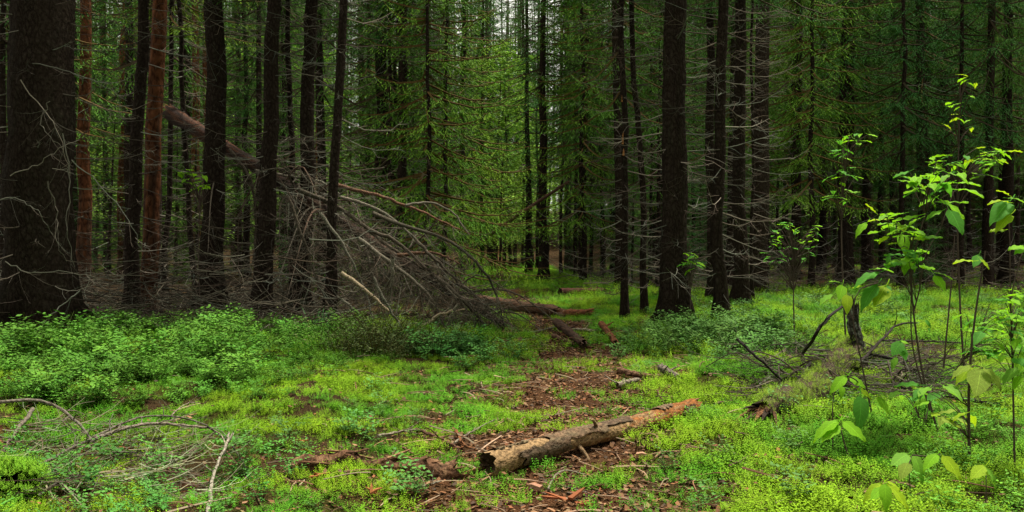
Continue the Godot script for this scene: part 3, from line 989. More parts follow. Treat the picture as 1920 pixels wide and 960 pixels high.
func splinter(p: Vector3, dir: Vector3, length: float, wide: float, col: Color) -> ArrayMesh:
	# a torn sliver of wood: flat, wedge ended
	var s := Shape.new()
	var side := dir.cross(Vector3.UP).normalized() * wide
	var up := side.cross(dir).normalized() * wide * 0.45
	var q := p + dir * length * 0.55 + up * rr(-0.6, 0.6)
	var e := p + dir * length
	for k in 4:
		var a := [side + up, side - up, -side - up, -side + up]
		var c1: Vector3 = a[k]
		var c2: Vector3 = a[(k + 1) % 4]
		var cc := tint(col, 0.15)
		s.tri(p + c1, q + c1 * 0.8, p + c2, cc)
		s.tri(p + c2, q + c1 * 0.8, q + c2 * 0.8, cc)
		s.tri(q + c1 * 0.8, e, q + c2 * 0.8, cc)
	s.tri(p + side + up, p + side - up, p - side - up, col)
	s.tri(p + side + up, p - side - up, p - side + up, col)
	return s.mesh()

func bark_patch(path: PackedVector3Array, e0: float, e1: float, g0: float, g1: float, radii: Callable, col: Color, seed_: int) -> ArrayMesh:
	# a curved plate of bark that still clings to the log, with torn edges and some thickness
	var s := Shape.new()
	var f := FastNoiseLite.new()
	f.seed = seed_
	f.frequency = 1.0
	var count := path.size() - 1
	var rows := 12
	var columns := 7
	for layer in 2:
		for a in rows + 1:
			for b in columns + 1:
				var e := lerpf(e0, e1, float(a) / rows)
				var g := lerpf(g0, g1, float(b) / columns)
				if a == 0 or a == rows: e += f.get_noise_2d(b * 1.3, a * 5.0) * 0.035
				if b == 0 or b == columns: g += f.get_noise_2d(a * 1.1, b * 9.0) * 0.5
				e = clampf(e, 0.0, 1.0)
				var q := e * count
				var k := mini(int(q), count - 1)
				var p := path[k].lerp(path[k + 1], q - k)
				var t := (path[k + 1] - path[k]).normalized()
				var u := t.cross(Vector3.UP).normalized()
				var w := u.cross(t)
				var dir := u * cos(g) + w * sin(g)
				var r := float(radii.call(e)) * (1.08 + 0.07 * f.get_noise_2d(a * 0.8, b * 0.8 + 30.0)) + (0.006 if layer == 0 else -0.004)
				s.v.push_back(p + dir * r)
				s.n.push_back(dir)
				s.c.push_back(tint(col, 0.22))
	var w1 := columns + 1
	for a in rows:
		for b in columns:
			var p := a * w1 + b
			s.i.append_array(PackedInt32Array([p, p + 1, p + w1, p + 1, p + w1 + 1, p + w1]))
	var low := (rows + 1) * w1
	for a in rows:
		for b in [0, columns]:
			var p: int = a * w1 + b
			s.i.append_array(PackedInt32Array([p, p + w1, p + low, p + low, p + w1, p + w1 + low]))
	for b in columns:
		for a in [0, rows]:
			var p: int = a * w1 + b
			s.i.append_array(PackedInt32Array([p, p + 1, p + low, p + low, p + 1, p + 1 + low]))
	return s.mesh()

func build_path_log() -> void:
	rng.seed = 500
	var a := gp(918, 890)
	var b := gp(1298, 790)
	var ra := 0.055
	var rb := 0.056
	a.y = ground(a.x, a.z) + ra * 0.75
	b.y = ground(b.x, b.z) + rb * 1.2
	var o := thing("fallen_log", "barkless tan log with peeling patches lying slantwise across the path", "log", a)
	var e := b - a
	var path := curve([Vector3.ZERO, e * 0.33 + Vector3(0.0, 0.02, 0.03), e * 0.66 + Vector3(0, 0.0, 0.02), e], 46)
	var radii := func(t: float) -> float: return 0.051 - 0.006 * sin(t * 5.0) + 0.012 * exp(-t * 14.0)
	part("wood", log_shape(path, radii, 26, func(t: float, g: float, n: float) -> Color:
		var c := Color(0.56, 0.36, 0.18).lerp(Color(0.47, 0.18, 0.05), smoothstep(-0.05, 0.35, n + (t - 0.62) * 1.5))
		return c.lerp(Color(0.17, 0.10, 0.05), smoothstep(0.25, 0.5, -n)), 12, 0.10, 0.05), M.dead_wood, o)
	var patches := [[0.22, 0.48, 0.5, 2.4], [0.42, 0.62, 0.9, 2.9], [0.03, 0.16, 1.7, 3.1], [0.78, 0.86, 1.2, 2.5], [0.10, 0.30, -0.6, 0.7], [0.64, 0.8, 2.3, 3.5], [0.90, 0.97, -0.5, 0.6]]
	for k in patches.size():
		var q: Array = patches[k]
		part("bark", bark_patch(path, q[0], q[1], q[2], q[3], radii, [Color(0.31, 0.21, 0.125), Color(0.22, 0.15, 0.095), Color(0.38, 0.27, 0.15)][k % 3], 60 + k), M.dead_wood, o)
	var along := e.normalized()
	for k in 9:
		var g := rr(0, TAU)
		var u := along.cross(Vector3.UP).normalized()
		var w := u.cross(along)
		var rim := (u * cos(g) + w * sin(g)) * 0.05
		part("splinter", splinter(rim + along * 0.03, (-along + rim * rr(-1.0, 4.0)).normalized(), rr(0.06, 0.15), rr(0.007, 0.014), Color(0.42, 0.22, 0.09)), M.dead_wood, o)
	for k in 6:
		var g := rr(0, TAU)
		var u := along.cross(Vector3.UP).normalized()
		var w := u.cross(along)
		var rim := (u * cos(g) + w * sin(g)) * 0.045
		part("splinter", splinter(e + rim - along * 0.03, (along + rim * rr(-1.0, 4.0)).normalized(), rr(0.05, 0.11), rr(0.006, 0.012), Color(0.5, 0.27, 0.12)), M.dead_wood, o)
	for q in [[0.36, Vector3(0.05, -0.07, 0.09)], [0.02, Vector3(0.03, -0.10, 0.10)], [0.47, Vector3(-0.02, 0.06, 0.05)], [0.72, Vector3(0.03, -0.05, 0.08)]]:
		var s := Shape.new()
		var p: Vector3 = path[int(float(q[0]) * 46)]
		var out: Vector3 = q[1]
		s.tube(curve([p + out * 0.3, p + out * 0.9 + Vector3(0.01, 0, 0), p + out * 1.5], 6), 0.013, 0.006, 7, Color(0.40, 0.26, 0.14), Color(0, 0, 0, 0), true)
		part("branch_stub", s.mesh(), M.dead_wood, o)

func build_rotten_log() -> void:
	rng.seed = 520
	var a := gp(556, 880)
	var b := gp(852, 893)
	var o := thing("rotten_log", "crumbling dark brown log sunk in moss left of the tan log", "log", a)
	var e := b - a
	var path := curve([Vector3.ZERO, e * 0.4 + Vector3(0, 0.015, -0.03), e * 0.75 + Vector3(0, 0.0, 0.02), e], 36)
	for k in path.size():
		var p := a + path[k]
		path[k].y = ground(p.x, p.z) - a.y + 0.012 + 0.012 * sin(k * 0.7)
	var radii := func(t: float) -> float: return 0.036 + 0.012 * sin(t * 9.0) + 0.012 * t
	part("wood", log_shape(path, radii, 18, func(t: float, g: float, n: float) -> Color:
		return Color(0.26, 0.13, 0.07).lerp(Color(0.09, 0.05, 0.03), smoothstep(0.0, 0.4, n)).lerp(Color(0.46, 0.28, 0.15), smoothstep(0.15, 0.45, -n)), 34, 0.26, 0.06), M.dead_wood, o)
	for k in 26:
		var q := path[rng.randi_range(1, 35)]
		var dir := (e.normalized() * (1.0 if rng.randf() < 0.5 else -1.0) + Vector3(rr(-0.4, 0.4), rr(-0.1, 0.4), rr(-0.5, 0.5))).normalized()
		part("splinter", splinter(q + Vector3(rr(-0.02, 0.02), rr(0.015, 0.04), rr(-0.02, 0.04)), dir, rr(0.06, 0.2), rr(0.006, 0.014), [Color(0.34, 0.18, 0.09), Color(0.20, 0.10, 0.05), Color(0.48, 0.28, 0.14)][k % 3]), M.dead_wood, o)

func stick(called: String, label: String, pts: Array, wide: float, col: Color, group := "", lift := 0.0, twigs := 0) -> void:
	# PTS: [bearing, dip, height above the ground]
	var first := gp(pts[0][0], pts[0][1])
	var line := []
	for q in pts:
		var h: float = (q[2] if q.size() > 2 else 0.0) * (0.75 if called == "dead_branch" else 1.0)
		line.append(gp(q[0], q[1], h + lift) - first)
	var d := -first.z
	var r := wide * (0.36 if called == "black_branch" else (0.37 if called == "dead_branch" else 0.5)) / K * d
	var path := curve(line, 16)
	for k in range(1, 16):
		path[k] += Vector3(rr(-1, 1), rr(-0.6, 0.8), rr(-1, 1)) * minf(r * 0.45, 0.006)
	for k in path.size():
		path[k] += Vector3(0, r * 0.7, 0)
	var seed_ := rng.randi_range(1, 999)
	if r > 0.012:
		var o := thing(called, label, "stick" if r < 0.03 else "log", first, group)
		part("wood", log_shape(path, func(t: float) -> float: return r * (1.0 - 0.25 * t), 14, func(t: float, g: float, n: float) -> Color:
			return col.lerp(col * 0.35, smoothstep(0.0, 0.4, n)).lerp(col * 1.6, smoothstep(0.1, 0.4, -n) * 0.6), seed_, 0.2, r * 0.8), M.dead_wood, o)
		for k in 5:
			part("splinter", splinter(path[16] + Vector3(rr(-1, 1), rr(-0.5, 1), rr(-1, 1)) * r * 0.5, (path[16] - path[14]).normalized(), r * rr(1.0, 3.0), r * 0.16, col * 1.5), M.dead_wood, o)
		stubs(o, path, r, col, 2)
	else:
		var o := thing(called, label, "stick", first, group)
		var s := Shape.new()
		s.tube(path, r, r * 0.55, 7, tint(col, 0.1), tint(col, 0.3), true)
		part("stem", s.mesh(), M.dead_wood, o)
		stubs(o, path, r, col, 2 + twigs)

func stubs(o: Node3D, path: PackedVector3Array, r: float, col: Color, count: int) -> void:
	for k in count:
		var s := Shape.new()
		var j := rng.randi_range(2, 13)
		var dir := ((path[j + 1] - path[j]).normalized() * 0.6 + Vector3(rr(-1, 1), rr(0.0, 0.6), rr(-1, 1))).normalized()
		var l := rr(0.04, 0.14) + r * 2.0
		s.tube(PackedVector3Array([path[j], path[j] + dir * l * 0.5 + Vector3(rr(-1, 1), rr(-1, 1), rr(-1, 1)) * l * 0.1, path[j] + dir * l]), r * 0.4, r * 0.15, 5, tint(col, 0.2))
		part("side_twig", s.mesh(), M.dead_wood, o)

func build_sticks() -> void:
	rng.seed = 540
	var brown := Color(0.24, 0.13, 0.08)
	var pale := Color(0.48, 0.40, 0.30)
	var grey := Color(0.30, 0.25, 0.20)
	var red := Color(0.36, 0.14, 0.06)
	var black := Color(0.05, 0.04, 0.035)
	stick("path_log", "dark log lying across the path below the broad spruce", [[895, 578, 0.06], [975, 590, 0.06], [1045, 597, 0.03]], 22, brown)
	stick("path_log", "reddish broken wood at the right end of the log across the path", [[1045, 597, 0.03], [1105, 596, 0.03]], 16, red)
	stick("path_log", "short reddish brown log on the moss right of the far path", [[1052, 557, 0.05], [1128, 554, 0.05]], 14, Color(0.26, 0.11, 0.08))
	stick("path_log", "farthest dark log across the path, under the leafy trees", [[912, 526, 0.05], [974, 526, 0.05]], 9, brown)
	stick("stick", "dark brown stick lying slantwise in the middle of the path", [[1044, 624, 0.09], [1094, 655, 0.02]], 16, Color(0.16, 0.09, 0.06))
	stick("stick", "thin brown stick leaning on the slantwise one in the path", [[1038, 640, 0.04], [1075, 652, 0.02]], 9, brown)
	stick("stick", "straight pale stick lying level across the path", [[1068, 625, 0.03], [1112, 627, 0.03]], 7, pale)
	stick("stick", "thin twig reaching from the fallen treetop to the slantwise stick", [[985, 626], [1015, 624, 0.02], [1048, 620, 0.05]], 4, grey)
	stick("stick", "short reddish stick at the right edge of the path", [[1128, 625, 0.08], [1155, 652, 0.02]], 12, red)
	stick("stick", "brown stick on the path with a dark split end", [[1160, 704, 0.02], [1190, 711, 0.02], [1222, 716, 0.02]], 12, Color(0.32, 0.17, 0.10))
	stick("stick", "short pale stick just below the brown one with a dark end", [[1158, 731, 0.02], [1196, 721, 0.02]], 11, pale)
	stick("stick", "short grey brown stub of wood right of the pale stick", [[1240, 705, 0.04], [1270, 719, 0.02]], 15, grey)
	stick("stick", "small forked twig above the far end of the tan log", [[1232, 738, 0.02], [1240, 748], [1250, 762]], 4, brown)
	stick("stick", "long thin pale stick lying on the moss above the rotten log", [[708, 828], [770, 816], [800, 817]], 6, pale, "", 0.02, 3)
	stick("stick", "crooked dark stick at the right of the long pale one", [[780, 815], [820, 830], [860, 852]], 7, brown, "", 0.02, 3)
	stick("stick", "pale curved stick pointing up to the path from the twig pile", [[852, 840], [890, 815], [928, 802, 0.02]], 5, pale, "", 0.02)
	stick("stick", "forked reddish stick in the small twig pile left of the tan log", [[855, 818], [868, 842], [895, 856]], 7, red, "", 0.02, 3)
	stick("stick", "arched pale twig right below the tan log", [[1028, 925], [1052, 903, 0.03], [1105, 898]], 5, pale, "", 0.01)
	stick("stick", "thin straight twig lying under the arched pale one", [[1045, 915], [1115, 935]], 4, grey, "", 0.01)
	stick("stick", "short brown stick under the middle of the tan log", [[1045, 880], [1100, 884]], 6, brown, "", 0.01)
	stick("stick", "curled brown root right of the tan log", [[1200, 822], [1228, 832, 0.02], [1242, 850], [1228, 866]], 7, Color(0.34, 0.22, 0.12), "", 0.01)
	stick("stick", "short pale stick left below the rotten log", [[780, 925], [825, 912]], 5, pale, "", 0.015)
	stick("stick", "brown stick at the very bottom, left of the path", [[790, 957], [830, 945]], 8, Color(0.36, 0.19, 0.09), "", 0.01)
	stick("stick", "two short twigs' upper one left of the rotten log's middle", [[755, 850], [775, 862]], 6, brown, "", 0.02)
	stick("stick", "small brown twig on the moss left of the long pale stick", [[655, 800], [690, 820]], 5, brown, "", 0.02, 2)
	stick("stick", "whitish bent stick standing up from the grey dead branches", [[388, 980, 0.02], [400, 925, 0.07], [418, 895, 0.11], [436, 868, 0.13]], 9, Color(0.62, 0.56, 0.44))
	stick("stick", "second pale fork of the whitish bent stick", [[416, 900, 0.10], [425, 885, 0.12], [428, 870, 0.14]], 6, Color(0.60, 0.54, 0.42))
	# grey dead branches in the left corner
	stick("dead_branch", "thick arched grey branch entering from the left edge", [[-60, 805, 0.14], [0, 800, 0.16], [80, 800, 0.17], [130, 815, 0.12], [178, 842, 0.02]], 10, grey, "grey dead branches left of the path", 0.0, 4)
	stick("dead_branch", "straight grey stick sloping down to the left edge", [[60, 805, 0.13], [30, 835, 0.08], [-5, 868, 0.02]], 11, grey, "grey dead branches left of the path")
	stick("dead_branch", "long grey branch arching right, topmost of the tangle", [[80, 880, 0.03], [170, 848, 0.08], [255, 822, 0.13], [330, 815, 0.12], [388, 828, 0.10]], 8, grey, "grey dead branches left of the path", 0.0, 6)
	stick("dead_branch", "forked grey branch just below the topmost arching one", [[165, 850, 0.06], [215, 838, 0.09], [275, 828, 0.11], [345, 828, 0.10], [388, 830, 0.09]], 11, Color(0.36, 0.31, 0.25), "grey dead branches left of the path", 0.0, 5)
	stick("dead_branch", "thin dark branch hanging right from the end of the arching ones", [[388, 830, 0.10], [430, 850, 0.06], [470, 900, 0.0]], 6, black * 1.6, "grey dead branches left of the path", 0.0, 3)
	stick("dead_branch", "dark twig running down beside the whitish stick", [[425, 865, 0.05], [460, 905, 0.02], [500, 970, 0.0]], 6, brown, "grey dead branches left of the path", 0.0, 3)
	stick("dead_branch", "level thin grey twig across the middle of the tangle", [[135, 872, 0.05], [220, 868, 0.06], [310, 868, 0.05]], 5, grey, "grey dead branches left of the path", 0.0, 5)
	stick("dead_branch", "short level grey stick low in the tangle", [[70, 898, 0.02], [110, 898, 0.02]], 8, grey, "grey dead branches left of the path")
	stick("dead_branch", "low bent branch at the bottom of the tangle", [[70, 940, 0.02], [105, 928, 0.05], [150, 915, 0.06], [185, 925, 0.03]], 8, Color(0.2, 0.17, 0.13), "grey dead branches left of the path", 0.0, 3)
	stick("dead_branch", "pale thin fork rising from the topmost arching branch", [[320, 812, 0.12], [345, 798, 0.15], [372, 796, 0.16]], 4, pale, "grey dead branches left of the path")
	stick("dead_branch", "short twig under the end of the arching branches", [[350, 860, 0.02], [380, 845, 0.05], [402, 833, 0.08]], 4, pale, "grey dead branches left of the path")
	var heap := Shape.new(false)
	for k in 380:
		var p := gp(rr(-20, 400), rr(805, 950), rr(0.0, 0.09))
		var a := rr(0, TAU)
		dead_bough(heap, p, Vector3(cos(a), rr(-0.1, 0.25), sin(a)).normalized(), rr(0.12, 0.45), rr(0.0012, 0.0035), tint([Color(0.17, 0.16, 0.11), Color(0.22, 0.23, 0.14), Color(0.10, 0.075, 0.055)][k % 3], 0.3) * 1.67, 2)
	tag(part("twig_heap", heap.mesh(), M.twig, self), "tangle of thin grey twigs under the dead branches at left", "twigs", "", "stuff")
	# orange chips of rotten wood
	var chips := [[565, 838, "orange chip of rotten wood standing in the moss, upper of two"], [575, 858, "orange red chip of rotten wood, lower of two in the moss"], [585, 905, "orange chip stuck beside the left end of the rotten log"], [698, 938, "flat orange chip at the bottom below the rotten log"], [238, 852, "pinkish bark chip among the grey dead branches"], [1062, 950, "long orange red chip at the bottom edge of the path"], [1085, 957, "second orange red chip at the bottom edge of the path"], [1188, 862, "pale pink dead leaf right of the tan log"], [1172, 835, "reddish dead leaf just under the tan log"], [1012, 930, "pale dead leaf left of the arched twig"]]
	for k in chips.size():
		var q: Array = chips[k]
		var p := gp(q[0], q[1], 0.025)
		var o := thing("wood_chip" if k < 7 else "dead_leaf", q[2], "wood chip" if k < 7 else "leaf", p)
		var a := rr(0, TAU)
		var col: Color = [Color(0.34, 0.13, 0.045), Color(0.28, 0.09, 0.035), Color(0.36, 0.20, 0.13)][0 if k < 4 else (1 if k < 7 else 2)]
		for j in (3 if k < 7 else 1):
			var dir := Vector3(cos(a + j), rr(0.1, 0.6) if k < 5 else 0.12, sin(a + j) * 0.5).normalized()
			part("splinter" if k < 7 else "blade", splinter(Vector3(rr(-0.02, 0.02), 0, rr(-0.02, 0.02)), dir, rr(0.035, 0.07) if k != 5 else 0.12, rr(0.006, 0.012) if k < 7 else 0.018, col), M.chips, o)

func build_fallen_spruce() -> void:
	rng.seed = 600
	var a := ap(322, 213, 14.4)
	var b := gp(940, 612)
	var mid := ap(560, 362, 13.2)
	var o := thing("fallen_spruce", "fallen dead spruce sloping down to the path, its bare branches heaped up", "fallen tree", Vector3(b.x, b.y, b.z))
	var path := curve([a - b, mid - b, ap(760, 495, 12.2) - b, Vector3(0, 0.04, 0)], 60)
	var radii := func(t: float) -> float: return lerpf(0.115, 0.045, t)
	part("trunk", log_shape(path, radii, 18, func(t: float, g: float, n: float) -> Color:
		return Color(0.075, 0.05, 0.04).lerp(Color(0.20, 0.09, 0.05), smoothstep(0.05, 0.35, n + (0.15 if t < 0.25 else -0.08))), 61, 0.16, 0.15), M.dead_wood, o)
	for k in 10:
		part("splinter", splinter(path[0] + Vector3(rr(-1, 1), rr(-1, 1), rr(-1, 1)) * 0.07, (path[0] - path[2]).normalized(), rr(0.1, 0.35), rr(0.01, 0.03), Color(0.4, 0.2, 0.1)), M.dead_wood, o)
	var redbrown := Color(0.125, 0.068, 0.042)
	var greyish := Color(0.14, 0.125, 0.095)
	var darkish := Color(0.07, 0.058, 0.042)
	var arcs := [
		[[[625, 345], [700, 365], [780, 392], [862, 430]], 12.3, 6.0, redbrown], [[[560, 356], [640, 392], [740, 470], [880, 556]], 11.9, 7.0, darkish],
		[[[700, 400], [760, 425], [835, 448], [900, 500], [932, 555], [946, 612]], 11.2, 6.0, darkish], [[[745, 478], [810, 474], [862, 495]], 11.6, 6.0, redbrown],
		[[[672, 448], [740, 498], [800, 550], [842, 628]], 11.2, 6.5, greyish], [[[640, 512], [690, 548], [745, 600], [802, 655]], 10.6, 6.0, Color(0.24, 0.20, 0.13)],
		[[[736, 485], [734, 535], [722, 575]], 11.0, 6.0, greyish], [[[780, 628], [820, 592], [872, 580]], 10.6, 6.0, Color(0.26, 0.22, 0.15)],
		[[[640, 370], [720, 400], [800, 470], [850, 540]], 12.0, 5.0, greyish], [[[690, 430], [745, 455], [815, 520], [880, 590]], 11.5, 6.0, darkish],
		[[[760, 385], [810, 380], [850, 400], [880, 440]], 12.0, 4.0, greyish], [[[600, 400], [650, 470], [690, 560], [700, 620]], 11.3, 5.0, greyish],
		[[[540, 370], [570, 450], [600, 540], [640, 610]], 11.6, 5.0, darkish], [[[820, 520], [860, 555], [900, 600], [935, 640]], 10.8, 6.0, darkish],
		[[[700, 520], [730, 580], [770, 640], [790, 665]], 10.4, 4.5, greyish], [[[860, 570], [840, 610], [850, 650], [880, 668]], 10.3, 4.5, greyish],
		[[[430, 280], [470, 340], [480, 430], [470, 520]], 13.4, 5.0, darkish], [[[480, 320], [540, 330], [600, 340], [640, 365]], 13.2, 5.0, greyish],
		[[[640, 560], [672, 590], [690, 640], [700, 660]], 10.5, 4.0, greyish], [[[780, 450], [830, 500], [870, 540], [925, 575]], 11.6, 5.0, darkish]]
	var twigs := Shape.new(false)
	for q in arcs:
		var pts := []
		for p in q[0]:
			pts.append(ap(p[0], p[1], float(q[1]) + rr(-0.12, 0.12)) - b)
		var line := curve(pts, 18)
		var s := Shape.new()
		var r: float = float(q[2]) * 0.5 / K * float(q[1])
		for e in range(1, 18): line[e] += Vector3(rr(-1, 1), rr(-1, 1), rr(-1, 1)) * 0.012
		s.tube(line, r * 1.35, r * 0.5, 7, tint(q[3], 0.1) * 2.6, tint(q[3], 0.3) * 2.4)
		part("branch", s.mesh(), M.dead_wood, o)
		for k in 26:
			var j := rng.randi_range(1, 17)
			var c := tint(greyish if k % 2 == 0 else darkish, 0.3) * 1.67
			var along := (line[j + 1] - line[j]).normalized()
			var dir := (along * rr(0.1, 0.8) + Vector3(rr(-0.8, 0.8), -rr(-0.3, 1.0), rr(-0.8, 0.8))).normalized()
			dead_bough(twigs, line[j], dir, rr(0.15, 0.6), rr(0.002, 0.0045), c, 2)
	for k in 62:
		var t := rr(0.28, 0.99)
		var p := path[int(t * 60)]
		var l := rr(0.7, 1.9)
		var s := Shape.new()
		var dir := Vector3(rr(-0.3, 0.9), rr(-0.7, 0.25), rr(-0.5, 1.0)).normalized()
		var low := -b.y - p.y + 0.06
		var e := p + dir * l + Vector3(0, -rr(0.1, 0.5) * l, 0)
		e.y = maxf(e.y, ground(e.x + b.x, e.z + b.z) - b.y + 0.02)
		var m := p.lerp(e, 0.5) + Vector3(rr(-0.15, 0.15), rr(0.05, 0.3), rr(-0.1, 0.1)) * l
		var line := curve([p, m, e], 10)
		s.tube(line, rr(0.011, 0.02), 0.004, 6, tint([darkish, greyish, redbrown][k % 3], 0.2) * 1.5, tint(greyish, 0.3) * 1.67)
		part("branch", s.mesh(), M.dead_wood, o)
		for j in 14:
			var q := rng.randi_range(2, 9)
			var out := ((line[q + 1] - line[q]).normalized() * rr(0.1, 0.9) + Vector3(rr(-0.8, 0.8), rr(-1.0, 0.4), rr(-0.8, 0.8))).normalized()
			dead_bough(twigs, line[q], out, rr(0.15, 0.55), rr(0.002, 0.004), tint(greyish if j % 2 == 0 else darkish, 0.3) * 1.67, 2)
	for k in 1000:
		# fine spray hanging under the stem, down to the floor
		var t := 0.3 + 0.7 * sqrt(rng.randf())
		var p := path[mini(int(t * 60), 60)] + Vector3(rr(-0.35, 0.35), 0, 0.9 * rng.randf() * rng.randf() + rr(-0.2, 0.3)) - Vector3(0.22 * t, 0, 0)
		var floor_y := ground(p.x + b.x, p.z + b.z) - b.y + 0.03
		p.y = lerpf(floor_y, p.y + 0.25, sqrt(rng.randf()))
		var g := rr(0, TAU)
		dead_bough(twigs, p, Vector3(cos(g) * 0.8 + 0.25, rr(-1.3, 0.5), sin(g) * 0.8).normalized(), rr(0.25, 0.8), rr(0.0025, 0.007), tint([darkish, darkish, greyish, darkish][k % 4], 0.3) * 1.67, 4)
	part("twigs", twigs.mesh(), M.twig, o, "stuff")
	# brushwood on the dark floor behind the thicket
	var s2 := Shape.new(false)
	for k in 1900:
		var d := rr(9.6, 17.5)
		var p := stand(rr(-60, 640), d) + Vector3(0, rr(0.0, 1.5) * rng.randf() * rng.randf(), 0)
		var g := rr(0, TAU)
		dead_bough(s2, p, Vector3(cos(g), rr(-0.2, 0.35), sin(g)).normalized(), rr(0.4, 1.5), rr(0.003, 0.009), tint([Color(0.055, 0.046, 0.034), Color(0.12, 0.112, 0.085), Color(0.03, 0.024, 0.018)][k % 3], 0.3) * 1.67, 4)
	tag(part("brushwood", s2.mesh(), M.twig, self), "dry brushwood lying in the dark under the left trunks", "brushwood", "", "stuff")
	var s3 := Shape.new(false)
	for k in 900:
		var d := rr(18.5, 31.0)
		var p := stand(rr(1060, 1960), d) + Vector3(0, rr(0.0, 2.2) * rng.randf() * rng.randf(), 0)
		var g := rr(0, TAU)
		dead_bough(s3, p, Vector3(cos(g), rr(-0.2, 0.5), sin(g)).normalized(), rr(0.5, 1.8), rr(0.004, 0.010), tint([Color(0.10, 0.085, 0.065), Color(0.15, 0.14, 0.11), Color(0.06, 0.05, 0.04)][k % 3], 0.3) * 1.67, 4)
	tag(part("brushwood", s3.mesh(), M.twig, self), "dry grey brushwood in the dark wood right of the path", "brushwood", "", "stuff")
	# a second fallen trunk that leans across behind
	var p0 := ap(922, 438, 24.0)
	var p1 := ap(1064, 342, 24.5)
	var lean := thing("leaning_trunk", "thin reddish trunk leaning across behind the two dark trunks at the path's far end", "fallen tree", p0)
	part("trunk", log_shape(curve([ap(870, 492, 24.0) - p0, Vector3.ZERO, p1 - p0], 20), func(t: float) -> float: return 0.06 - 0.02 * t, 12, func(t: float, g: float, n: float) -> Color: return Color(0.20, 0.10, 0.065).lerp(Color(0.07, 0.08, 0.06), smoothstep(0.0, 0.4, n)), 62, 0.12, 0.1), M.dead_wood, lean)

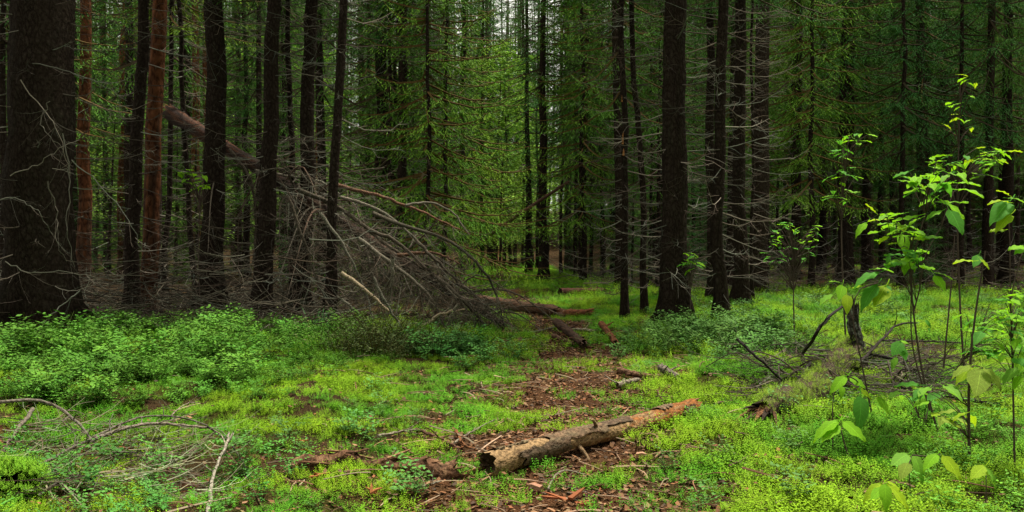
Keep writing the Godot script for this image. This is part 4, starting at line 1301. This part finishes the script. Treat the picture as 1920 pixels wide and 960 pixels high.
func build_mossy_log() -> void:
	rng.seed = 640
	var black := Color(0.055, 0.045, 0.04)
	var a := gp(1432, 790)
	a.y = ground(a.x, a.z) + 0.03
	var o := thing("mossy_log", "moss covered rotting log with a torn black end right of the path", "log", a)
	var b := gp(1578, 712)
	var e := b - a
	var path := curve([Vector3.ZERO, e * 0.5 + Vector3(0, 0.03, 0.0), e, e * 1.7], 30)
	for k in path.size():
		var p := a + path[k]
		path[k].y = ground(p.x, p.z) - a.y + 0.045 + 0.07 * smoothstep(2.0, 14.0, k)
	var radii := func(t: float) -> float: return (0.1 - 0.02 * t) * (0.6 + 0.4 * smoothstep(0.0, 0.18, t))
	part("wood", log_shape(path, radii, 20, func(t: float, g: float, n: float) -> Color: return Color(0.13, 0.09, 0.055).lerp(Color(0.05, 0.035, 0.025), smoothstep(0.0, 0.4, n)), 71, 0.2, 0.08), M.dead_wood, o)
	for k in 16:
		var rim := Vector3(rr(-1, 1), rr(-0.9, 1), rr(-1, 1)).normalized() * 0.065
		part("splinter", splinter(rim, (-e.normalized() + rim * rr(2.0, 9.0) + Vector3(0, -0.4, 0)).normalized(), rr(0.08, 0.24), rr(0.008, 0.02), [Color(0.07, 0.045, 0.03), Color(0.16, 0.08, 0.04), Color(0.30, 0.15, 0.07)][k % 3]), M.dead_wood, o)
	var places := []
	var colours := []
	for k in 1100:
		var t := rng.randf()
		var p := path[int(t * 30)]
		var g := rr(-0.3, PI + 0.3)
		var u := e.normalized().cross(Vector3.UP).normalized()
		var dir := u * cos(g) + Vector3.UP * sin(g)
		if noise.get_noise_2d(t * 60.0, g * 14.0) > 0.12: continue
		places.append(spin(p + dir * float(radii.call(t)) * 1.05 + e * rr(-0.03, 0.03), rr(0.5, 1.0), 1.0))
		colours.append(tint(Color(0.18, 0.28, 0.025), 0.25) * 1.67)
	scatter("moss", moss_tuft(10), M.moss, places, colours, o)
	# the black limbs and the lichened snag behind it
	stick("black_branch", "thick black forked limb rising from the mossy log", [[1440, 735, 0.02], [1500, 705, 0.12], [1535, 700, 0.28], [1560, 690, 0.40], [1580, 690, 0.48]], 10, black, "black branches on the mossy log", 0.0, 3)
	stick("black_branch", "short black limb stuck in the mossy log's middle", [[1492, 745, 0.06], [1505, 745, 0.13], [1520, 740, 0.20]], 12, black, "black branches on the mossy log")
	stick("black_branch", "straight thin black branch sloping left from the mossy log", [[1382, 760, 0.42], [1430, 765, 0.28], [1478, 760, 0.12]], 8, black, "black branches on the mossy log")
	stick("black_branch", "crooked black limb reaching right from the snag", [[1612, 712, 0.10], [1650, 700, 0.22], [1685, 690, 0.34], [1720, 690, 0.36]], 9, black, "black branches on the mossy log", 0.0, 3)
	stick("black_branch", "long black branch arched low behind the mossy log", [[1545, 712, 0.02], [1610, 700, 0.12], [1680, 705, 0.10], [1740, 715, 0.02]], 9, black, "black branches on the mossy log", 0.0, 4)
	stick("black_branch", "dark branch lying from the saplings to the right edge", [[1690, 745, 0.05], [1780, 760, 0.05], [1870, 775, 0.04], [1960, 778, 0.02]], 10, black, "black branches on the mossy log", 0.0, 4)
	stick("black_branch", "level black twig between the snag and the sapling stems", [[1650, 660, 0.1], [1730, 662, 0.1], [1800, 660, 0.08]], 6, black, "black branches on the mossy log", 0.0, 2)
	stick("black_branch", "upper dark stick lying left of the torn log end", [[1320, 745], [1380, 742, 0.02], [1400, 742, 0.02]], 7, Color(0.12, 0.085, 0.065), "black branches on the mossy log")
	stick("black_branch", "lower brown stick lying left of the torn log end", [[1340, 760], [1375, 757, 0.01], [1412, 758, 0.01]], 8, Color(0.22, 0.13, 0.085), "black branches on the mossy log")
	var s0 := gp(1612, 700)
	var snag := thing("broken_snag", "short broken snag speckled with pale lichen behind the mossy log", "stump", s0)
	part("trunk", log_shape(curve([Vector3(0.02, -0.05, 0), Vector3(0.0, 0.15, 0.0), Vector3(-0.04, 0.33, 0), Vector3(-0.05, 0.45, 0)], 22), func(t: float) -> float: return 0.052 - 0.015 * t, 18, func(t: float, g: float, n: float) -> Color: return Color(0.07, 0.055, 0.045).lerp(Color(0.42, 0.44, 0.38), smoothstep(0.12, 0.2, n)), 73, 0.22, 0.08), M.dead_wood, snag)
	for k in 8:
		part("splinter", splinter(Vector3(-0.05 + rr(-0.04, 0.04), 0.42, rr(-0.04, 0.04)), Vector3(rr(-0.3, 0.3), 1, rr(-0.3, 0.3)).normalized(), rr(0.06, 0.16), rr(0.01, 0.018), Color(0.08, 0.06, 0.05)), M.dead_wood, snag)
	var tangle := Shape.new(false)
	for k in 560:
		var p := gp(rr(1420, 1760), rr(665, 765), rr(0.0, 0.16))
		var g := rr(0, TAU)
		dead_bough(tangle, p, Vector3(cos(g), rr(-0.1, 0.3), sin(g)).normalized(), rr(0.2, 0.7), rr(0.002, 0.005), tint([Color(0.07, 0.06, 0.045), Color(0.12, 0.11, 0.085), Color(0.045, 0.04, 0.03)][k % 3], 0.3) * 1.67, 4)
	for k in 70:
		# limbs and roots half sunk in the moss
		var p := gp(rr(1450, 1720), rr(680, 750), -0.01)
		var g := rr(0, TAU)
		var l := rr(0.25, 0.7)
		var dir := Vector3(cos(g), rr(0.0, 0.5), sin(g)).normalized() * l
		tangle.tube(curve([p, p + dir * 0.35 + Vector3(rr(-1, 1), rr(0, 1), rr(-1, 1)) * l * 0.12, p + dir * 0.7 + Vector3(rr(-1, 1), rr(-0.5, 1), rr(-1, 1)) * l * 0.12, p + dir + Vector3(0, -l * 0.2, 0)], 9), rr(0.006, 0.013), 0.003, 6, tint(Color(0.06, 0.048, 0.04), 0.3) * 1.67)
	tag(part("dead_twigs", tangle.mesh(), M.twig, self), "black and grey dead twigs lying about the mossy log", "twigs", "", "stuff")
	# the mossy hummock in the near left corner
	var h0 := Vector3(-2.06, 0, -3.55)
	h0.y = ground(h0.x, h0.z)
	var hump := Shape.new()
	for r in 9:
		for c in 18:
			var lat := PI * 0.5 * r / 8.0
			var lon := TAU * c / 18
			var dir := Vector3(cos(lon) * sin(lat), cos(lat), sin(lon) * sin(lat))
			hump.v.push_back(dir * Vector3(0.19, 0.17, 0.2) * (1.0 + 0.2 * noise.get_noise_3d(dir.x * 60.0, dir.y * 60.0, dir.z * 60.0)) - Vector3(0, 0.04, 0))
			hump.n.push_back(dir)
			hump.c.push_back(tint(Color(0.12, 0.19, 0.03), 0.2) * 1.6)
	for r in 8:
		for c in 18:
			var p := r * 18 + c
			var q := r * 18 + (c + 1) % 18
			hump.i.append_array(PackedInt32Array([p, q, p + 18, q, q + 18, p + 18]))
	var ho := thing("moss_hummock", "rounded hummock of bright green moss in the near left corner", "moss hummock", h0)
	part("mound", hump.mesh(), M.earth, ho)
	var hp := []
	var hc := []
	for k in 420:
		var dir := Vector3(rng.randfn(0, 1), absf(rng.randfn(0, 1)), rng.randfn(0, 1)).normalized()
		hp.append(spin(dir * Vector3(0.19, 0.17, 0.2) - Vector3(0, 0.04, 0), rr(0.6, 1.1), 0.9))
		hc.append(tint(Color(0.15, 0.33, 0.02), 0.25) * 1.67)
	scatter("moss", moss_tuft(12), M.moss, hp, hc, ho)

# ---------------------------------------------------------------- saplings with broad leaves
var blades := []

func leaf_blade(fold: float, droop: float, plump: float) -> ArrayMesh:
	# one ovate leaf a unit long: along +x, upper side +y, folded at the midrib and drooping to its tip
	var s := Shape.new()
	var rows := 10
	var columns := 6
	for a in rows + 1:
		var t := float(a) / rows
		var half := plump * pow(sin(PI * pow(t, 0.8)), 0.85) * (1.0 - 0.25 * t) * (1.0 + 0.05 * sin(t * 31.0))
		if a == rows: half = 0.0
		for b in columns + 1:
			var g := b / (columns * 0.5) - 1.0
			var wave := 0.035 * sin(t * 17.0 + g * 2.0) * absf(g) + 0.03 * sin(t * 5.0 + g * 3.0)
			s.v.push_back(Vector3(t, absf(g) * half * fold - droop * t * t + wave, g * half))
			s.n.push_back(Vector3(2.0 * droop * t, 1.0, -signf(g) * fold * 0.7).normalized())
			s.c.push_back(Color(1, 1, 1))
			s.uv.push_back(Vector2((g + 1.0) * 0.5, t))
	var w := columns + 1
	for a in rows:
		for b in columns:
			var p := a * w + b
			s.i.append_array(PackedInt32Array([p, p + w, p + 1, p + 1, p + w, p + w + 1]))
	s.tube(PackedVector3Array([Vector3(-0.3, 0.05, 0.02), Vector3(-0.15, 0.035, 0), Vector3(0.05, 0.0, 0)]), 0.013, 0.01, 4, Color(1, 1, 1))
	while s.uv.size() < s.v.size(): s.uv.push_back(Vector2(0.5, 0.3))
	return s.mesh()

func add_leaf(o: Node3D, base: Vector3, dir: Vector3, up: Vector3, size: float, look: String, shape := -1) -> void:
	var x := dir.normalized()
	var z := x.cross(up).normalized()
	if z.length() < 0.5: z = x.cross(Vector3.BACK).normalized()
	var y := z.cross(x)
	var m := part("leaf", blades[rng.randi_range(0, blades.size() - 1) if shape < 0 else shape], M[look], o)
	m.transform = Transform3D(Basis(x * size, y * size, z * size), base)
	if look == "leaf_spotted": m.set_meta("label", "yellowing leaf with brown spots")

const LOOKS := {"b": "leaf_bright", "g": "leaf_green", "y": "leaf_yellow", "p": "leaf_pale", "s": "leaf_spotted"}

func sapling(label: String, d: float, stems: Array, leaves: Array, extra: Array, seed_: int) -> void:
	# STEMS: [width, [bearing, dip] ...]; LEAVES: [bearing, dip of the base, bearing, dip of the tip, look, facing 0 flat .. 1 towards the eye]; EXTRA: sprays [bearing, dip, spread, height, count, size, looks]
	rng.seed = seed_
	var first: Array = stems[0]
	var foot := ap(first[1][0], first[1][1], d)
	foot.y = ground(foot.x, foot.z) - 0.01
	var o := thing("sapling", label, "sapling", foot, "broadleaved saplings right of the path")
	var bark := Color(0.07, 0.05, 0.04)
	var lines := []
	for q in stems:
		var pts := []
		for k in range(1, q.size()):
			var p := ap(q[k][0], q[k][1], d + (k - 1) * 0.03)
			pts.append(p - foot)
		if absf(pts[0].y) < 0.25 and q == first: pts[0].y = 0.0
		var r: float = float(q[0]) * 0.5 / K * d
		var s := Shape.new()
		var line := curve(pts, 14)
		lines.append(line)
		s.tube(line, r, r * 0.45, 6, bark * 1.67)
		part("stem", s.mesh(), M.twig, o)
	for q in leaves:
		var dd := d + rr(-0.08, 0.08)
		var a := ap(q[0], q[1], dd) - foot
		var face: float = q[5]
		var long := Vector2(float(q[2]) - float(q[0]), float(q[3]) - float(q[1])).length() / K * d
		var b := ap(q[2], q[3], dd - face * long * 0.85) - foot
		var up := Vector3(rr(-0.2, 0.2), 1.0, face * 0.6).normalized()
		add_leaf(o, a, b - a, up, (b - a).length(), LOOKS[q[4]])
	var sprays := Shape.new()
	for q in extra:
		for k in int(float(q[4]) * 1.5):
			var c := ap(float(q[0]) + rr(-1, 1) * float(q[2]), float(q[1]) + rr(-1, 1) * float(q[3]), d + rr(-0.2, 0.2)) - foot
			var a := rr(0, TAU)
			var look: String = q[6][rng.randi_range(0, q[6].length() - 1)]
			var size: float = float(q[5]) / K * d * rr(0.9, 1.5)
			add_leaf(o, c, Vector3(cos(a), rr(-0.35, 0.1), sin(a)), Vector3(rr(-0.25, 0.25), 1, rr(-0.1, 0.35)).normalized(), size, LOOKS[look])
			var best := Vector3.ZERO
			var far := 1e9
			for line in lines:
				for w in line:
					var e: float = (w - c + Vector3(0, 0.03 * d, 0)).length_squared()
					if e < far:
						far = e
						best = w
			sprays.tube(curve([best, best.lerp(c, 0.5) + Vector3(0, 0.02, 0), c], 4), 0.0022 * d / 4.0, 0.0012 * d / 4.0, 4, bark * 1.67)
	if sprays.v.size():
		part("twigs", sprays.mesh(), M.twig, o, "stuff")

func build_saplings() -> void:
	blades = [leaf_blade(0.18, 0.10, 0.30), leaf_blade(0.28, 0.22, 0.27), leaf_blade(0.12, 0.05, 0.33), leaf_blade(0.35, 0.35, 0.25)]
	sapling("tall sapling with a bright leaf cluster at its top, nearest the middle of the group", 4.3,
		[[5, [1765, 850], [1735, 720], [1715, 600], [1710, 500], [1735, 400], [1755, 300]], [4, [1745, 770], [1712, 650], [1708, 540], [1700, 470]], [3, [1712, 590], [1725, 540], [1735, 480], [1765, 425]], [3, [1735, 400], [1720, 370], [1715, 350]], [3, [1708, 470], [1670, 445], [1640, 410]]],
		[[1715, 342, 1738, 350, "y", 0.6], [1722, 358, 1762, 378, "b", 0.5], [1762, 375, 1814, 402, "b", 0.5], [1778, 392, 1808, 437, "g", 0.7], [1752, 372, 1722, 384, "b", 0.3], [1765, 396, 1735, 406, "p", 0.4], [1768, 380, 1816, 378, "p", 0.1], [1640, 398, 1624, 380, "y", 0.6], [1625, 418, 1602, 438, "b", 0.5], [1690, 438, 1700, 474, "b", 0.95], [1682, 455, 1665, 458, "y", 0.4], [1678, 420, 1645, 418, "p", 0.3], [1690, 424, 1730, 424, "p", 0.2], [1688, 425, 1682, 432, "y", 0.8], [1702, 478, 1722, 488, "p", 0.4], [1690, 492, 1664, 488, "b", 0.4], [1738, 502, 1746, 505, "b", 0.6], [1752, 516, 1774, 544, "b", 0.8], [1755, 512, 1788, 518, "b", 0.2], [1668, 480, 1662, 494, "g", 0.6]],
		[[1690, 425, 42, 26, 16, 30, "ybpp"], [1700, 485, 38, 18, 12, 32, "bpg"], [1750, 340, 60, 20, 14, 32, "bgp"]], 701)
	sapling("sapling with a cluster of broad drooping leaves above the snag", 4.5,
		[[4, [1640, 760], [1612, 660], [1600, 600], [1610, 545], [1650, 530]], [3, [1600, 600], [1580, 560], [1565, 532]]],
		[[1580, 534, 1574, 562, "b", 0.9], [1588, 552, 1590, 586, "y", 0.85], [1645, 535, 1612, 570, "g", 0.7], [1662, 536, 1640, 572, "y", 0.9], [1665, 534, 1652, 556, "g", 0.9], [1648, 512, 1600, 524, "g", 0.4], [1598, 540, 1622, 535, "y", 0.5], [1562, 552, 1535, 566, "p", 0.3], [1574, 530, 1556, 524, "p", 0.2], [1640, 505, 1675, 500, "p", 0.2]],
		[], 702)
	sapling("thin sapling with four small leaves halfway between the snag and the tall stems", 4.4,
		[[3, [1735, 800], [1705, 720], [1690, 650]]],
		[[1690, 640, 1674, 668, "g", 0.7], [1686, 640, 1704, 640, "b", 0.8], [1690, 650, 1700, 676, "g", 0.8], [1682, 670, 1672, 692, "p", 0.5], [1735, 600, 1748, 612, "g", 0.8], [1742, 615, 1744, 622, "g", 0.8]], [[1720, 740, 40, 14, 6, 26, "gpb"]], 703)
	sapling("sapling with a long hanging green leaf among five bright ones", 4.0,
		[[3, [1563, 850], [1562, 780], [1566, 735], [1588, 700]], [3, [1590, 705], [1608, 715], [1618, 735]]],
		[[1588, 706, 1556, 730, "b", 0.6], [1580, 724, 1580, 746, "b", 0.9], [1594, 706, 1624, 728, "b", 0.6], [1606, 728, 1638, 742, "y", 0.6], [1614, 742, 1618, 802, "g", 0.8], [1648, 744, 1668, 776, "b", 0.6], [1640, 735, 1665, 738, "p", 0.2]], [], 704)
	sapling("low three leaved seedling left of the hanging leaf", 3.9,
		[[4, [1604, 905], [1590, 850], [1576, 800]]],
		[[1574, 790, 1523, 812, "b", 0.4], [1572, 794, 1542, 826, "b", 0.8], [1580, 790, 1627, 826, "b", 0.5]], [], 705)
	sapling("spreading seedling with pairs of drooping leaves near the bottom", 3.3,
		[[3, [1712, 930], [1706, 880], [1712, 854]], [3, [1712, 854], [1740, 856], [1768, 852]]],
		[[1705, 852, 1672, 872, "p", 0.7], [1704, 866, 1690, 900, "s", 0.8], [1712, 852, 1740, 900, "p", 0.8], [1760, 852, 1732, 878, "b", 0.6], [1768, 854, 1806, 898, "y", 0.6]], [], 706)
	sapling("small seedling with one bright leaf right of the spreading one", 3.25, [[3, [1850, 935], [1851, 900], [1848, 880]]], [[1850, 874, 1822, 898, "y", 0.7], [1852, 880, 1880, 915, "p", 0.3]], [], 707)
	sapling("lowest seedling with arched leaves at the bottom edge", 3.0, [[3, [1665, 985], [1662, 940], [1660, 912]]], [[1656, 908, 1618, 932, "y", 0.4], [1660, 908, 1666, 954, "b", 0.9], [1666, 910, 1712, 952, "y", 0.5], [1664, 904, 1692, 916, "y", 0.3], [1658, 915, 1634, 938, "b", 0.5]], [], 708)
	sapling("sapling with big yellowing spotted leaves on a straight dark stem", 3.9,
		[[6, [1820, 860], [1818, 730], [1828, 600], [1848, 470]], [3, [1818, 690], [1830, 686], [1845, 690]]],
		[[1822, 686, 1784, 702, "s", 0.3], [1826, 688, 1792, 714, "y", 0.5], [1840, 690, 1832, 744, "s", 0.95], [1845, 690, 1884, 726, "s", 0.8], [1836, 478, 1826, 500, "g", 0.9], [1824, 490, 1788, 486, "y", 0.3], [1838, 486, 1858, 502, "y", 0.5]],
		[[1790, 778, 36, 10, 6, 30, "ys"], [1750, 730, 30, 10, 5, 32, "gp"]], 709)
	sapling("leafy sapling at the right edge with a large dark green leaf", 3.8,
		[[4, [1905, 880], [1900, 700], [1895, 560], [1893, 440], [1888, 385]], [3, [1895, 560], [1915, 480], [1930, 460]]],
		[[1893, 378, 1858, 412, "g", 0.8], [1896, 402, 1868, 424, "y", 0.8], [1890, 380, 1855, 370, "y", 0.3], [1890, 366, 1870, 352, "y", 0.4], [1882, 432, 1855, 432, "y", 0.5], [1890, 372, 1925, 372, "p", 0.3], [1920, 462, 1890, 466, "b", 0.5], [1928, 466, 1902, 474, "p", 0.6], [1910, 690, 1880, 715, "p", 0.4], [1918, 665, 1908, 700, "b", 0.8], [1915, 705, 1900, 728, "b", 0.6]],
		[[1880, 620, 40, 60, 18, 30, "gpb"], [1900, 560, 30, 30, 8, 26, "bp"]], 710)
	sapling("slender sapling with layered flat leaves before the tall straight spruce", 6.6,
		[[4, [1590, 725], [1582, 560], [1578, 400], [1590, 260]]], [], [[1600, 258, 28, 10, 6, 17, "bg"], [1575, 290, 24, 14, 6, 17, "bg"], [1580, 330, 30, 16, 6, 17, "bg"], [1572, 365, 28, 14, 6, 17, "gp"]], 711)
	sapling("tall slender sapling with tiers of small leaves, highest of all", 6.4,
		[[4, [1810, 725], [1800, 560], [1795, 380], [1800, 150]]], [], [[1808, 150, 22, 10, 4, 13, "by"], [1800, 190, 24, 16, 4, 14, "b"], [1795, 230, 28, 16, 4, 17, "by"], [1800, 310, 60, 20, 20, 20, "bpg"], [1855, 290, 34, 12, 10, 20, "pyb"]], 712)
	sapling("bushy low sapling in the dark gap left of the tall straight spruce", 9.0,
		[[3, [1490, 650], [1488, 540], [1490, 425]]], [], [[1490, 440, 44, 22, 26, 10, "gb"], [1480, 475, 44, 16, 16, 10, "g"]], 713)
	sapling("slim sapling with a few pale leaves behind the stems at right", 5.2,
		[[4, [1770, 690], [1778, 600], [1785, 520], [1790, 440]], [3, [1790, 700], [1830, 640], [1856, 570]]], [], [[1850, 600, 40, 30, 12, 28, "pgb"], [1860, 650, 40, 20, 10, 28, "pg"]], 714)
	# one small leafy shoot under the fallen spruce and one on the broad spruce's foot
	sapling("small green shoot hanging below the fallen spruce at left", 12.0, [[2, [376, 610], [372, 480], [376, 340]]], [], [[360, 330, 22, 14, 8, 16, "b"], [380, 352, 10, 8, 5, 16, "b"]], 715)
	sapling("small shoot with green leaves at the broad flared spruce's right side", 10.6, [[2, [1296, 620], [1294, 540], [1292, 460]]], [], [[1295, 490, 12, 16, 8, 15, "bg"]], 716)

# ---------------------------------------------------------------- the scene
func _ready() -> void:
	rng.seed = 1
	noise.seed = 7
	noise.frequency = 0.09
	noise.fractal_octaves = 3
	rough.seed = 19
	rough.frequency = 0.12
	# camera
	var cam := Camera3D.new()
	cam.name = "camera"
	add_child(cam)
	cam.position = Vector3(0, EYE, 0)
	cam.rotation.x = -atan((480.0 - LEVEL) / K)
	cam.fov = rad_to_deg(2.0 * atan(480.0 / K))
	cam.far = 600.0
	cam.near = 0.05
	cam.current = true
	# an overcast sky
	var env := Environment.new()
	env.background_mode = Environment.BG_SKY
	var sky := Sky.new()
	var air := ProceduralSkyMaterial.new()
	air.sky_top_color = Color(0.93, 0.92, 0.87)
	air.sky_horizon_color = Color(0.90, 0.90, 0.86)
	air.ground_horizon_color = Color(0.3, 0.32, 0.25)
	air.ground_bottom_color = Color(0.12, 0.13, 0.08)
	air.sun_angle_max = 1.0
	sky.sky_material = air
	env.sky = sky
	env.background_energy_multiplier = 0.45
	env.tonemap_mode = Environment.TONE_MAPPER_LINEAR
	env.tonemap_exposure = 4.5
	env.sdfgi_enabled = true
	env.ssao_enabled = true
	env.ssil_enabled = true
	var we := WorldEnvironment.new()
	we.name = "environment"
	we.environment = env
	add_child(we)
	var sun := DirectionalLight3D.new()
	sun.name = "sun"
	sun.light_energy = 0.6
	sun.light_color = Color(1.0, 0.97, 0.9)
	sun.light_angular_distance = 7.0
	sun.shadow_enabled = true
	add_child(sun)
	sun.look_at_from_position(Vector3(3, 12, -3), Vector3.ZERO)
	make_materials()
	build_ground()
	make_stock()
	build_trees()
	build_backwoods()
	build_fallen_spruce()
	rng.seed = 90
	build_moss()
	build_litter()
	build_bilberries()
	build_path_log()
	build_rotten_log()
	build_sticks()
	build_mossy_log()
	build_saplings()
